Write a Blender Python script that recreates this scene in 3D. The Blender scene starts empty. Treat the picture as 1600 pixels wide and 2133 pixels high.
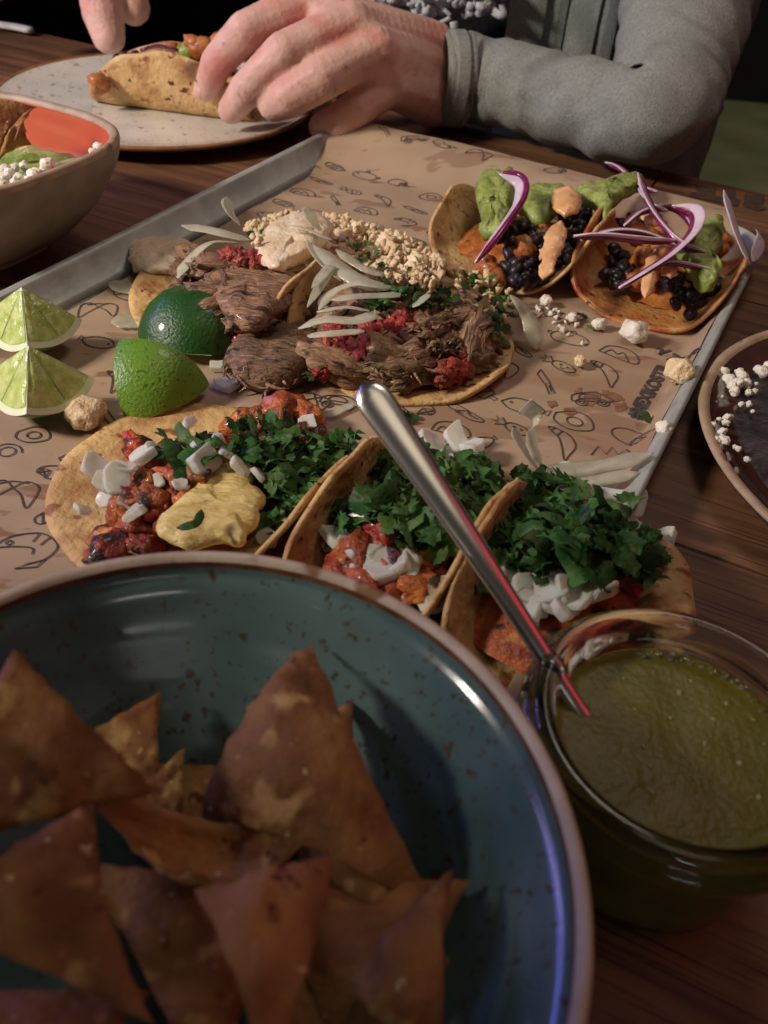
import bpy, bmesh, math, random
import numpy as np
from mathutils import Vector, Matrix, noise

# ------------------------------------------------------------------ camera
scene = bpy.context.scene
col = scene.collection
H = 0.26                                   # camera height above the table top
F_PX, CX, CY = 1790.0, 800.0, 1066.5       # focal length / centre in photograph pixels (1600 x 2133)
PITCH, ROLL = math.radians(41.26), math.radians(4.865)

def cam_axes():
    up = np.array([0, -math.cos(PITCH), -math.sin(PITCH)])
    c, s = math.cos(ROLL), math.sin(ROLL)
    up = np.array([[c, -s, 0], [s, c, 0], [0, 0, 1]]) @ up
    fw = np.array([0, 0, 1.0])
    Y = fw - up * (fw @ up); Y /= np.linalg.norm(Y)
    X = np.cross(Y, up)
    return np.stack([X, Y, up])
R3 = cam_axes()                            # camera (right, down, forward) -> world

cam_d = bpy.data.cameras.new('camera')
cam = bpy.data.objects.new('camera', cam_d); col.objects.link(cam)
M = Matrix.Identity(4)
for i in range(3):
    M[i][0] = R3[i, 0]; M[i][1] = -R3[i, 1]; M[i][2] = -R3[i, 2]
M[2][3] = H
cam.matrix_world = M
cam_d.sensor_fit = 'VERTICAL'; cam_d.sensor_height = 36.0
cam_d.lens = F_PX / 2133.0 * 36.0
cam_d.clip_start = 0.005; cam_d.clip_end = 60
cam_d.dof.use_dof = True; cam_d.dof.focus_distance = 0.43; cam_d.dof.aperture_fstop = 13.0
scene.camera = cam

# ------------------------------------------------------------------ world, lamps, exposure
w = bpy.data.worlds.new('World'); scene.world = w; w.use_nodes = True
bg = w.node_tree.nodes['Background']
bg.inputs[0].default_value = (0.42, 0.36, 0.36, 1); bg.inputs[1].default_value = 0.055

def aim(o, target):
    d = Vector(target) - o.location
    o.rotation_euler = d.to_track_quat('-Z', 'Y').to_euler()

def lamp(name, kind, loc, target, energy, color, **kw):
    l = bpy.data.lights.new(name, kind); l.energy = energy; l.color = color
    for k, v in kw.items(): setattr(l, k, v)
    o = bpy.data.objects.new(name, l); col.objects.link(o); o.location = loc; aim(o, target)
    return o

# lamp low on the left of the table: the key light, long shadows to the right
lamp('side_lamp', 'SPOT', (-1.36, -0.03, 0.95), (0.06, 0.81, 0.0), 126.0, (1.0, 0.87, 0.75), spot_size=math.radians(43), spot_blend=0.55, shadow_soft_size=0.13)
# added soft fill for the tray, from far down the table on the right
lamp('tray_fill_spot', 'SPOT', (0.42, 1.05, 1.35), (0.03, 0.66, 0.0), 17.0, (1.0, 0.86, 0.74), spot_size=math.radians(50), spot_blend=0.9, shadow_soft_size=0.22)
# soft light of the room
lamp('ceiling_light', 'AREA', (0.42, -0.05, 2.0), (0.0, 0.6, 0.0), 1.7, (1.0, 0.86, 0.66), shape='DISK', size=0.85)
# violet led strips of the bar, along the left side
lamp('led_strip_blue', 'AREA', (-0.76, 0.60, 0.30), (0.04, 0.07, 0.08), 0.80, (0.14, 0.16, 1.0), shape='RECTANGLE', size=0.5, size_y=0.012)
lamp('led_strip_violet', 'AREA', (-1.1, 0.75, 0.55), (0.1, 0.45, 0.0), 1.8, (0.45, 0.36, 1.0), shape='RECTANGLE', size=0.8, size_y=0.04)
# small bulbs behind the photographer, seen as highlights in the glazes
lamp('bulb_a', 'AREA', (0.12, -0.58, 0.29), (-.06, 0.165, 0.073), 0.16, (1.0, 0.93, 0.85), shape='RECTANGLE', size=0.22, size_y=0.010)
lamp('bulb_b', 'AREA', (-0.36, -0.54, 0.225), (-.025, 0.165, 0.07), 0.12, (1.0, 0.93, 0.85), shape='RECTANGLE', size=0.16, size_y=0.010)
# red neon sign off to the right
lamp('neon_red', 'AREA', (0.85, 0.12, 0.72), (0.03, 0.2, 0.08), 0.6, (1.0, 0.04, 0.07), shape='RECTANGLE', size=0.6, size_y=0.6)
# added spot that lifts the olive floor behind the table out of black
lamp('floor_fill_spot', 'SPOT', (1.35, 3.0, 1.9), (1.25, 3.1, -0.75), 60.0, (1.0, 0.88, 0.66), spot_size=math.radians(70), spot_blend=0.8, shadow_soft_size=0.1)

vs = scene.view_settings
vs.view_transform = 'Standard'; vs.look = 'None'; vs.exposure = 0.0; vs.gamma = 1.0
vs.use_curve_mapping = False
scene.render.engine = 'CYCLES'

# ------------------------------------------------------------------ helpers
def at(px, py, z=0.0):
    """point of the plane at height z seen at a photograph pixel"""
    d = R3 @ np.array([px - CX, py - CY, F_PX]); t = (z - H) / d[2]
    return Vector((t * d[0], t * d[1], z))
def aty(px, py, y):
    d = R3 @ np.array([px - CX, py - CY, F_PX]); t = y / d[1]
    return Vector((t * d[0], y, H + t * d[2]))

def link(o, parent=None):
    col.objects.link(o)
    if parent is not None:
        o.parent = parent
        o.matrix_parent_inverse = PINV[parent.name]
    return o
PINV = {}
def reg(o):
    """remember where a parent stands, so children can be given in world coordinates"""
    mw = o.matrix_basis.copy()
    if o.parent is not None: mw = Matrix(PW[o.parent.name]) @ o.matrix_parent_inverse @ mw
    PW[o.name] = mw; PINV[o.name] = mw.inverted()
PW = {}

def tag(o, label, cat, group=None, kind=None):
    o['label'] = label; o['category'] = cat
    if group: o['group'] = group
    if kind: o['kind'] = kind
    return o
def thing(name, loc, label, cat, group=None):
    o = bpy.data.objects.new(name, None); o.empty_display_size = 0.01
    o.location = loc; col.objects.link(o); reg(o)
    return tag(o, label, cat, group)
def mesh(name, V, F, smooth=True):
    me = bpy.data.meshes.new(name); me.from_pydata([tuple(v) for v in V], [], [tuple(f) for f in F])
    me.validate(); me.update()
    if smooth: me.polygons.foreach_set('use_smooth', [True] * len(me.polygons))
    return me
def put(name, me, m, parent=None, mtx=None):
    if m is not None and not me.materials: me.materials.append(m)
    o = bpy.data.objects.new(name, me)
    if mtx is not None: o.matrix_basis = mtx
    link(o, parent); reg(o)
    return o
def build(name, V, F, m, parent=None, smooth=True):
    return put(name, mesh(name, V, F, smooth), m, parent)

def catmull(P, n):
    """smooth curve through points"""
    P = [np.array(p, float) for p in P]
    P = [2 * P[0] - P[1]] + P + [2 * P[-1] - P[-2]]
    out = []
    for i in range(1, len(P) - 2):
        for k in range(n):
            t = k / n
            a, b, c, d = P[i-1], P[i], P[i+1], P[i+2]
            out.append(0.5 * ((2*b) + (c-a)*t + (2*a-5*b+4*c-d)*t*t + (3*b-a-3*c+d)*t**3))
    out.append(P[-2]); return np.array(out)

def tube(path, rad, seg=10, flat=1.0, upv=(0, 0, 1), cap=True):
    """tube along a path; rad number or list; flat squashes along the second axis"""
    path = [Vector(p) for p in path]; n = len(path)
    V, Fc = [], []
    up0 = Vector(upv)
    for i, p in enumerate(path):
        t = (path[min(i+1, n-1)] - path[max(i-1, 0)]).normalized()
        s = t.cross(up0)
        if s.length < 1e-4: s = t.cross(Vector((1, 0, 0)))
        s.normalize(); u = s.cross(t).normalized()
        r = rad[i] if hasattr(rad, '__len__') else rad
        for k in range(seg):
            a = 2 * math.pi * k / seg
            V.append(p + s * (math.cos(a) * r) + u * (math.sin(a) * r * flat))
    for i in range(n - 1):
        for k in range(seg):
            a = i*seg + k; b = i*seg + (k+1) % seg
            Fc.append((a, b, b+seg, a+seg))
    if cap:
        Fc.append(tuple(range(seg-1, -1, -1))); Fc.append(tuple(range((n-1)*seg, n*seg)))
    return V, Fc

def lathe(prof, seg=96, cx=0, cy=0, shape=None):
    V, Fc = [], []
    n = len(prof)
    for r, z in prof:
        for k in range(seg):
            a = 2*math.pi*k/seg
            q = shape(a) if shape else 1.0
            V.append((cx + r*q*math.cos(a), cy + r*q*math.sin(a), z))
    for i in range(n-1):
        for k in range(seg):
            a = i*seg+k; b = i*seg+(k+1) % seg
            Fc.append((a, b, b+seg, a+seg))
    return V, Fc
def disc_cap(Fc, start, seg, flip=False):
    f = tuple(range(start, start+seg)); Fc.append(f[::-1] if flip else f)

def rnd_blob(seed, sx, sy, sz, amp=0.25, freq=2.2, sub=2, fine=0.0, ffreq=9.0, aniso=None):
    bm = bmesh.new(); bmesh.ops.create_icosphere(bm, subdivisions=sub, radius=1.0)
    off = Vector((seed*7.31, seed*3.7, seed*1.9))
    for v in bm.verts:
        d = v.co.normalized(); q = d.copy()
        if aniso: q = Vector((d.x*aniso[0], d.y*aniso[1], d.z*aniso[2]))
        k = 1 + amp*noise.noise(q*freq + off) * 1.6
        if fine: k += fine*noise.noise(q*ffreq + off*2)
        v.co = Vector((d.x*sx*k, d.y*sy*k, d.z*sz*k))
    me = bpy.data.meshes.new('blob'); bm.to_mesh(me); bm.free()
    me.polygons.foreach_set('use_smooth', [True]*len(me.polygons))
    return me
def rot_rand(rng, tilt=0.6):
    return (Matrix.Rotation(rng.uniform(-tilt, tilt), 4, 'X') @ Matrix.Rotation(rng.uniform(-tilt, tilt), 4, 'Y') @ Matrix.Rotation(rng.uniform(0, 6.283), 4, 'Z'))
def in_poly(x, y, P):
    c = False; j = len(P)-1
    for i in range(len(P)):
        if (P[i][1] > y) != (P[j][1] > y) and x < (P[j][0]-P[i][0])*(y-P[i][1])/(P[j][1]-P[i][1])+P[i][0]: c = not c
        j = i
    return c

# ------------------------------------------------------------------ materials
def nd(nt, t, **kw):
    n = nt.nodes.new(t)
    for k, v in kw.items(): setattr(n, k, v)
    return n
def pm(name, c1, c2, scale=30.0, rough=0.6, bump=0.0, bscale=200.0, sss=0.0, sssr=0.003, coat=0.0, spots=None, rnd=0.0, metal=0.0,
       detail=4.0, stretch=None, spec=0.5, lo=0.35, hi=0.65, trans=0.0, ior=1.45, rvar=0.0, translucent=0.0, clear=0.0):
    """procedural principled material: two colours mixed by noise, optional spots (colour, scale, threshold), bump, per-object value shift"""
    m = bpy.data.materials.new(name); m.use_nodes = True; nt = m.node_tree; L = nt.links.new
    b = nt.nodes['Principled BSDF']
    tc = nd(nt, 'ShaderNodeTexCoord')
    src = tc.outputs['Object']
    if stretch:
        mp = nd(nt, 'ShaderNodeMapping'); mp.inputs['Scale'].default_value = stretch[:3]
        if len(stretch) > 3: mp.inputs['Rotation'].default_value = (0, 0, stretch[3])
        L(src, mp.inputs[0]); src = mp.outputs[0]
    oi = nd(nt, 'ShaderNodeObjectInfo')
    vadd = nd(nt, 'ShaderNodeVectorMath', operation='MULTIPLY_ADD')
    cmb = nd(nt, 'ShaderNodeCombineXYZ'); L(oi.outputs['Random'], cmb.inputs[0]); L(oi.outputs['Random'], cmb.inputs[1])
    vadd.inputs[1].default_value = (1.7, 2.3, 0)
    L(cmb.outputs[0], vadd.inputs[0]); L(src, vadd.inputs[2]); src2 = vadd.outputs[0]
    n1 = nd(nt, 'ShaderNodeTexNoise'); n1.inputs['Scale'].default_value = scale; n1.inputs['Detail'].default_value = detail
    L(src2, n1.inputs['Vector'])
    cr = nd(nt, 'ShaderNodeValToRGB'); cr.color_ramp.elements[0].position = lo; cr.color_ramp.elements[1].position = hi
    cr.color_ramp.elements[0].color = (*c1, 1); cr.color_ramp.elements[1].color = (*c2, 1)
    L(n1.outputs[0], cr.inputs[0]); c = cr.outputs[0]
    for sp in (spots or []):
        n2 = nd(nt, 'ShaderNodeTexNoise'); n2.inputs['Scale'].default_value = sp[1]; n2.inputs['Detail'].default_value = 2.0
        vo = nd(nt, 'ShaderNodeVectorMath', operation='ADD'); vo.inputs[1].default_value = (sp[1]*.013+3, 5.1, 2.2)
        L(src2, vo.inputs[0]); L(vo.outputs[0], n2.inputs['Vector'])
        r2 = nd(nt, 'ShaderNodeMapRange'); r2.inputs[1].default_value = sp[2]; r2.inputs[2].default_value = sp[2] + (sp[3] if len(sp) > 3 else 0.05)
        L(n2.outputs[0], r2.inputs[0])
        mx = nd(nt, 'ShaderNodeMix', data_type='RGBA'); mx.inputs[7].default_value = (*sp[0], 1)
        L(r2.outputs[0], mx.inputs[0]); L(c, mx.inputs[6]); c = mx.outputs[2]
    if rnd:
        hs = nd(nt, 'ShaderNodeHueSaturation')
        mr = nd(nt, 'ShaderNodeMapRange'); mr.inputs[3].default_value = 1-rnd; mr.inputs[4].default_value = 1+rnd
        L(oi.outputs['Random'], mr.inputs[0]); L(mr.outputs[0], hs.inputs['Value']); L(c, hs.inputs['Color'])
        m2 = nd(nt, 'ShaderNodeMath', operation='MULTIPLY'); m2.inputs[1].default_value = 7.13; L(oi.outputs['Random'], m2.inputs[0])
        fr = nd(nt, 'ShaderNodeMath', operation='FRACT'); L(m2.outputs[0], fr.inputs[0])
        mh = nd(nt, 'ShaderNodeMapRange'); mh.inputs[3].default_value = 0.5-rnd*.05; mh.inputs[4].default_value = 0.5+rnd*.05
        L(fr.outputs[0], mh.inputs[0]); L(mh.outputs[0], hs.inputs['Hue']); c = hs.outputs[0]
    L(c, b.inputs['Base Color'])
    b.inputs['Roughness'].default_value = rough; b.inputs['Metallic'].default_value = metal
    b.inputs['Specular IOR Level'].default_value = spec
    if rvar:
        mr = nd(nt, 'ShaderNodeMapRange'); mr.inputs[3].default_value = max(0.02, rough-rvar); mr.inputs[4].default_value = rough+rvar
        L(n1.outputs[0], mr.inputs[0]); L(mr.outputs[0], b.inputs['Roughness'])
    if sss:
        b.inputs['Subsurface Weight'].default_value = sss; b.inputs['Subsurface Radius'].default_value = (1.0, .6, .4); b.inputs['Subsurface Scale'].default_value = sssr
    if coat: b.inputs['Coat Weight'].default_value = coat; b.inputs['Coat Roughness'].default_value = 0.08
    if trans: b.inputs['Transmission Weight'].default_value = trans
    b.inputs['IOR'].default_value = ior
    if bump:
        n3 = nd(nt, 'ShaderNodeTexNoise'); n3.inputs['Scale'].default_value = bscale; n3.inputs['Detail'].default_value = 4
        L(src2, n3.inputs['Vector'])
        bp = nd(nt, 'ShaderNodeBump'); bp.inputs['Strength'].default_value = min(1, bump); bp.inputs['Distance'].default_value = 0.002
        L(n3.outputs[0], bp.inputs['Height']); L(bp.outputs[0], b.inputs['Normal'])
    if translucent:
        tr = nd(nt, 'ShaderNodeBsdfTranslucent'); L(c, tr.inputs[0]); mix = nd(nt, 'ShaderNodeMixShader'); mix.inputs[0].default_value = translucent
        L(b.outputs[0], mix.inputs[1]); L(tr.outputs[0], mix.inputs[2]); L(mix.outputs[0], nt.nodes['Material Output'].inputs[0])
        if clear:
            tp_ = nd(nt, 'ShaderNodeBsdfTransparent'); mc = nd(nt, 'ShaderNodeMixShader'); mc.inputs[0].default_value = clear
            L(mix.outputs[0], mc.inputs[1]); L(tp_.outputs[0], mc.inputs[2]); L(mc.outputs[0], nt.nodes['Material Output'].inputs[0])
    return m

TROT = math.radians(-23.0)      # direction of the boards of the table
def wood_mat():
    m = bpy.data.materials.new('oiled_oak'); m.use_nodes = True; nt = m.node_tree; L = nt.links.new
    b = nt.nodes['Principled BSDF']
    tc = nd(nt, 'ShaderNodeTexCoord'); oi = nd(nt, 'ShaderNodeObjectInfo')
    add = nd(nt, 'ShaderNodeVectorMath', operation='MULTIPLY_ADD'); add.inputs[1].default_value = (3, 7, 5)
    cb = nd(nt, 'ShaderNodeCombineXYZ'); [L(oi.outputs['Random'], cb.inputs[i]) for i in range(3)]
    L(cb.outputs[0], add.inputs[0]); L(tc.outputs['Object'], add.inputs[2])
    mp = nd(nt, 'ShaderNodeMapping'); mp.inputs['Scale'].default_value = (1.6, 26, 26); L(add.outputs[0], mp.inputs[0])
    n1 = nd(nt, 'ShaderNodeTexNoise'); n1.inputs['Scale'].default_value = 3.0; n1.inputs['Detail'].default_value = 6; n1.inputs['Distortion'].default_value = 0.6
    L(mp.outputs[0], n1.inputs['Vector'])
    cr = nd(nt, 'ShaderNodeValToRGB'); e = cr.color_ramp.elements
    e[0].position = .3; e[0].color = (.075, .032, .016, 1); e[1].position = .72; e[1].color = (.24, .115, .055, 1)
    L(n1.outputs[0], cr.inputs[0])
    mp2 = nd(nt, 'ShaderNodeMapping'); mp2.inputs['Scale'].default_value = (9, 420, 60); L(add.outputs[0], mp2.inputs[0])
    n2 = nd(nt, 'ShaderNodeTexNoise'); n2.inputs['Scale'].default_value = 1.6; n2.inputs['Detail'].default_value = 3; L(mp2.outputs[0], n2.inputs['Vector'])
    pr = nd(nt, 'ShaderNodeMapRange'); pr.inputs[1].default_value = .56; pr.inputs[2].default_value = .66; L(n2.outputs[0], pr.inputs[0])
    mx = nd(nt, 'ShaderNodeMix', data_type='RGBA'); mx.inputs[7].default_value = (.04, .016, .008, 1)
    ml = nd(nt, 'ShaderNodeMath', operation='MULTIPLY'); ml.inputs[1].default_value = .75; L(pr.outputs[0], ml.inputs[0]); L(ml.outputs[0], mx.inputs[0])
    L(cr.outputs[0], mx.inputs[6]); L(mx.outputs[2], b.inputs['Base Color'])
    b.inputs['Roughness'].default_value = .5; b.inputs['Specular IOR Level'].default_value = .35
    bp = nd(nt, 'ShaderNodeBump'); bp.inputs['Strength'].default_value = .3; bp.inputs['Distance'].default_value = .001; bp.invert = True
    L(pr.outputs[0], bp.inputs['Height']); L(bp.outputs[0], b.inputs['Normal'])
    return m

MT = {}
MT['wood'] = wood_mat()
MT['ink'] = pm('print_ink', (.036, .03, .028), (.075, .06, .054), 300, .7)
MT['burn'] = pm('burnt_wood', (.03, .016, .01), (.07, .035, .02), 150, .7)
MT['metal'] = pm('galvanised_steel', (.36, .38, .355), (.50, .52, .49), 45, .5, bump=.08, bscale=300, metal=.4, rvar=.1)
MT['tortilla'] = pm('corn_tortilla', (.46, .27, .10), (.68, .47, .21), 34, .62, bump=.9, bscale=210, sss=.08, sssr=.002, lo=.3, hi=.7, rnd=.06,
                    spots=[((.36, .17, .055), 42, .53, .14), ((.26, .10, .035), 110, .62, .08), ((.08, .03, .016), 130, .675, .04)])
MT['tortilla_saucy'] = pm('saucy_tortilla', (.44, .17, .045), (.58, .33, .11), 45, .45, bump=.7, bscale=240, coat=.2,
                    spots=[((.34, .055, .015), 40, .50, .14), ((.10, .03, .015), 130, .66, .05)])
MT['beef'] = pm('braised_beef', (.13, .068, .034), (.37, .225, .125), 120, .55, bump=1.0, bscale=230, coat=.08, rnd=.3, stretch=(1.0, 4.2, 3.0, .5), spots=[((.045, .022, .013), 60, .57, .1), ((.45, .31, .19), 75, .64, .08)], lo=.3, hi=.7)
MT['chorizo'] = pm('red_chorizo', (.22, .020, .014), (.42, .065, .04), 190, .5, bump=.9, bscale=500, coat=.12, rnd=.25)
MT['pastor'] = pm('al_pastor_meat', (.20, .026, .012), (.50, .13, .03), 110, .42, bump=.8, bscale=380, coat=.2, rnd=.3, spots=[((.03, .012, .01), 80, .55, .08), ((.62, .30, .08), 70, .66, .1)])
MT['onion'] = pm('white_onion', (.76, .77, .68), (.90, .91, .84), 120, .22, bump=.3, bscale=200, sss=.5, sssr=.005, rnd=.08, translucent=.25, clear=.16)
MT['onion_thin'] = pm('onion_sliver', (.62, .62, .46), (.80, .79, .66), 120, .22, bump=.25, bscale=220, translucent=.4, clear=.36, rnd=.10)
MT['redonion'] = pm('red_onion_flesh', (.60, .47, .58), (.72, .60, .68), 160, .3, sss=.3, sssr=.003, rnd=.06)
MT['redskin'] = pm('red_onion_skin', (.13, .006, .06), (.26, .018, .13), 160, .25, coat=.3)
MT['cilantro'] = pm('cilantro_leaf', (.026, .085, .018), (.10, .21, .055), 160, .45, bump=.5, bscale=420, rnd=.6, translucent=.38, spec=.35)
MT['pineapple'] = pm('pineapple', (.62, .46, .15), (.76, .62, .27), 70, .42, bump=1.0, bscale=150, sss=.3, sssr=.004, stretch=(1, 3, 1), spots=[((.48, .30, .09), 70, .60, .12)])
MT['crumb'] = pm('chicharron_crumb', (.68, .48, .26), (.86, .71, .46), 170, .6, bump=.8, bscale=520, sss=.15, sssr=.002, rnd=.12)
MT['cheese'] = pm('fresh_cheese', (.72, .68, .55), (.84, .81, .70), 150, .55, bump=.5, bscale=420, sss=.3, sssr=.003, rnd=.05)
MT['cream'] = pm('chipotle_cream', (.70, .36, .15), (.80, .48, .24), 60, .34, bump=.25, bscale=180, sss=.3, sssr=.003, coat=.1)
MT['whitesauce'] = pm('pale_cheese_sauce', (.74, .56, .36), (.84, .72, .54), 90, .3, bump=.7, bscale=260, sss=.3, sssr=.003, coat=.2)
MT['guac'] = pm('guacamole', (.20, .27, .05), (.36, .43, .12), 110, .42, bump=.9, bscale=240, sss=.3, sssr=.003, coat=.12, spots=[((.11, .18, .03), 90, .60, .1), ((.46, .52, .20), 140, .66, .06)])
MT['bean'] = pm('black_bean', (.008, .006, .008), (.024, .016, .019), 120, .42, bump=.25, bscale=200, coat=.06, rnd=.3)
MT['potato'] = pm('roast_sweet_potato', (.32, .085, .02), (.52, .20, .05), 110, .42, bump=.6, bscale=300, coat=.2, spots=[((.10, .03, .015), 90, .60, .1)])
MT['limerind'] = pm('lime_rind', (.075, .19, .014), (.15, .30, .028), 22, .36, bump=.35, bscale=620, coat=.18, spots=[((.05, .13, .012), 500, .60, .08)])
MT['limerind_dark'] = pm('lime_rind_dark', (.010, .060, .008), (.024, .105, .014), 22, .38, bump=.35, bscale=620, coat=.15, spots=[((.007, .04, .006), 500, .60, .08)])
MT['limeflesh'] = pm('lime_flesh', (.42, .52, .12), (.66, .73, .30), 190, .15, bump=.8, bscale=170, sss=.5, sssr=.006, coat=.4)
MT['limepith'] = pm('lime_pith', (.72, .76, .48), (.80, .83, .60), 100, .4, sss=.3, sssr=.003)
MT['chip'] = pm('tortilla_chip', (.22, .085, .034), (.41, .195, .072), 60, .6, bump=.9, bscale=190, sss=.08, sssr=.002, rnd=.15, spec=.25,
                spots=[((.60, .36, .14), 90, .60, .10), ((.15, .05, .02), 150, .66, .06), ((.70, .50, .26), 260, .70, .04)])
MT['teal'] = pm('teal_glaze', (.080, .150, .152), (.150, .235, .235), 22, .18, bump=.03, bscale=90, coat=.5,
                spots=[((.10, .10, .075), 380, .62, .06), ((.09, .075, .05), 150, .66, .05)], detail=5)
MT['tealrim'] = pm('unglazed_rim', (.52, .415, .32), (.66, .55, .44), 60, .5, bump=.15, bscale=400, spots=[((.26, .14, .065), 90, .58, .10)])
MT['tealedge'] = pm('rust_brown_glaze_edge', (.13, .05, .018), (.24, .11, .05), 120, .35, bump=.1, bscale=300)
MT['salsa'] = pm('salsa_verde', (.15, .14, .018), (.225, .20, .032), 30, .28, bump=.2, bscale=420, sss=.3, sssr=.006, spec=.22, spots=[((.11, .112, .015), 40, .58, .2)])
MT['seed'] = pm('chili_seed', (.36, .33, .13), (.48, .44, .22), 100, .35, sss=.2)
MT['steel'] = pm('polished_steel', (.80, .77, .70), (.86, .83, .77), 20, .26, metal=1.0, bump=.02, bscale=60, rvar=.03)
MT['orange'] = pm('orange_glaze', (.46, .085, .045), (.55, .125, .07), 18, .14, coat=.8, bump=.06, bscale=30)
MT['stone'] = pm('bowl_outer_clay', (.27, .235, .18), (.34, .30, .24), 60, .55, bump=.1, bscale=300)
MT['stonerim'] = pm('bowl_clay_rim', (.32, .22, .14), (.42, .31, .21), 90, .5, bump=.15, bscale=300, spots=[((.20, .12, .07), 80, .6, .1)])
MT['plate'] = pm('speckled_white_glaze', (.60, .58, .48), (.70, .68, .57), 20, .18, coat=.5, spots=[((.22, .19, .14), 300, .67, .05), ((.36, .32, .25), 110, .63, .06)])
MT['platerim'] = pm('brown_plate_rim', (.20, .085, .03), (.33, .16, .065), 90, .35, coat=.3)
MT['darkplate'] = pm('dark_brown_glaze', (.035, .014, .012), (.075, .03, .022), 30, .14, coat=.7)
MT['skin'] = pm('skin', (.58, .335, .27), (.70, .445, .365), 38, .5, bump=.4, bscale=300, sss=.3, sssr=.006, spots=[((.60, .245, .195), 24, .53, .16), ((.43, .24, .185), 130, .66, .1)])
MT['nail'] = pm('fingernail', (.66, .36, .30), (.74, .45, .39), 60, .25, coat=.4)
def knit(name, c1, c2):
    return pm(name, c1, c2, 420, .9, bump=.7, bscale=900, spec=.15, spots=[(tuple(x*.75 for x in c1), 22, .55, .3)])
MT['grey'] = knit('grey_jersey', (.215, .23, .21), (.30, .315, .29))
MT['greydark'] = knit('grey_jersey_seam', (.13, .14, .135), (.19, .20, .195))
MT['black'] = pm('black_cloth', (.006, .006, .007), (.013, .013, .015), 300, .9, bump=.4, bscale=700, spec=.1)
MT['fray'] = pm('frayed_cotton', (.38, .40, .41), (.55, .57, .57), 260, .9, bump=.5, bscale=800, spec=.1)
MT['floor'] = pm('olive_floor', (.13, .14, .075), (.19, .20, .11), 5, .7, bump=.2, bscale=60)
MT['darkwall'] = pm('dark_wall', (.012, .011, .012), (.02, .018, .02), 4, .8)
MT['napkin'] = pm('folded_napkin', (.55, .55, .50), (.66, .66, .60), 80, .8)
def glass_mat():
    m = bpy.data.materials.new('clear_glass'); m.use_nodes = True; b = m.node_tree.nodes['Principled BSDF']
    b.inputs['Base Color'].default_value = (.93, .97, .95, 1); b.inputs['Roughness'].default_value = .02
    b.inputs['Transmission Weight'].default_value = 1.0; b.inputs['IOR'].default_value = 1.47
    n = nd(m.node_tree, 'ShaderNodeTexNoise'); n.inputs['Scale'].default_value = 60
    tc = nd(m.node_tree, 'ShaderNodeTexCoord'); m.node_tree.links.new(tc.outputs['Object'], n.inputs['Vector'])
    bp = nd(m.node_tree, 'ShaderNodeBump'); bp.inputs['Strength'].default_value = .05; bp.inputs['Distance'].default_value = .001
    m.node_tree.links.new(n.outputs[0], bp.inputs['Height']); m.node_tree.links.new(bp.outputs[0], b.inputs['Normal'])
    return m
MT['glass'] = glass_mat()
MT['paper'] = pm('brown_greaseproof_paper', (.375, .272, .180), (.435, .318, .215), 14, .5, bump=.3, bscale=38, spec=.35, translucent=.05, stretch=(1, 2.5, 1),
                 spots=[((.34, .215, .14), 9, .55, .10), ((.27, .15, .085), 26, .665, .03), ((.31, .20, .125), 16, .60, .02), ((.30, .185, .115), 60, .69, .05)])

# ------------------------------------------------------------------ the setting: floor, wall, table
Fv = [(-4, -1.5, -.75), (4, -1.5, -.75), (4, 4, -.75), (-4, 4, -.75)]
o = build('floor', Fv, [(0, 1, 2, 3)], MT['floor'], smooth=False); o['kind'] = 'structure'; o['label'] = 'dark olive floor behind the table'
o = build('wall', [(-4, 4, -.75), (4, 4, -.75), (4, 4, 2.5), (-4, 4, 2.5)], [(0, 1, 2, 3)], MT['darkwall'], smooth=False); o['kind'] = 'structure'; o['label'] = 'dark wall of the dining room'

def box(cx, cy, cz, sx, sy, sz, bev=0.0015):
    bm = bmesh.new(); bmesh.ops.create_cube(bm, size=1.0)
    for v in bm.verts: v.co = Vector((v.co.x*sx, v.co.y*sy, v.co.z*sz))
    if bev: bmesh.ops.bevel(bm, geom=bm.edges[:], offset=bev, segments=2, affect='EDGES')
    for v in bm.verts: v.co += Vector((cx, cy, cz))
    me = bpy.data.meshes.new('box'); bm.to_mesh(me); bm.free(); return me

# table: boards run along TROT; far edge passes through the two edge points seen in the photograph
E0, E1 = at(880, 247, 0), at(1385, 352, 0)
TD = Vector((math.cos(TROT), math.sin(TROT), 0)); TN = Vector((-TD.y, TD.x, 0))
edge = (E0.dot(TN) + E1.dot(TN)) / 2
jt = E1.dot(TD)                                # where two edge boards butt together
table = thing('table', (0, .4, -.75), 'dark oiled oak restaurant table carrying all the dishes', 'table')
TM = Matrix.Rotation(TROT, 4, 'Z')
def plank(t0, t1, n0, n1, name='plank', z1=0.0):
    me = box(0, 0, 0, t1-t0-.0010, n1-n0-.0003, .034, .0006)
    c = TD*((t0+t1)/2) + TN*((n0+n1)/2); c.z = z1-.017
    return put(name, me, MT['wood'], table, Matrix.Translation(c) @ TM)
bw = .135
plank(jt-1.6, jt, edge-.085, edge); pe = plank(jt, jt+1.2, edge-.085, edge, z1=-.0005)
n1 = edge-.085
for i in range(9):
    plank(-1.5, 1.5, n1-bw*(i+1), n1-bw*i, z1=-.0004*(i % 2))
for sx in (-1.3, 1.2):
    for nn in (edge-.12, n1-bw*8.5):
        c = TD*sx+TN*nn
        put('leg', box(0, 0, 0, .07, .07, .71), MT['wood'], table, Matrix.Translation((c.x, c.y, -.395)) @ TM)
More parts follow.
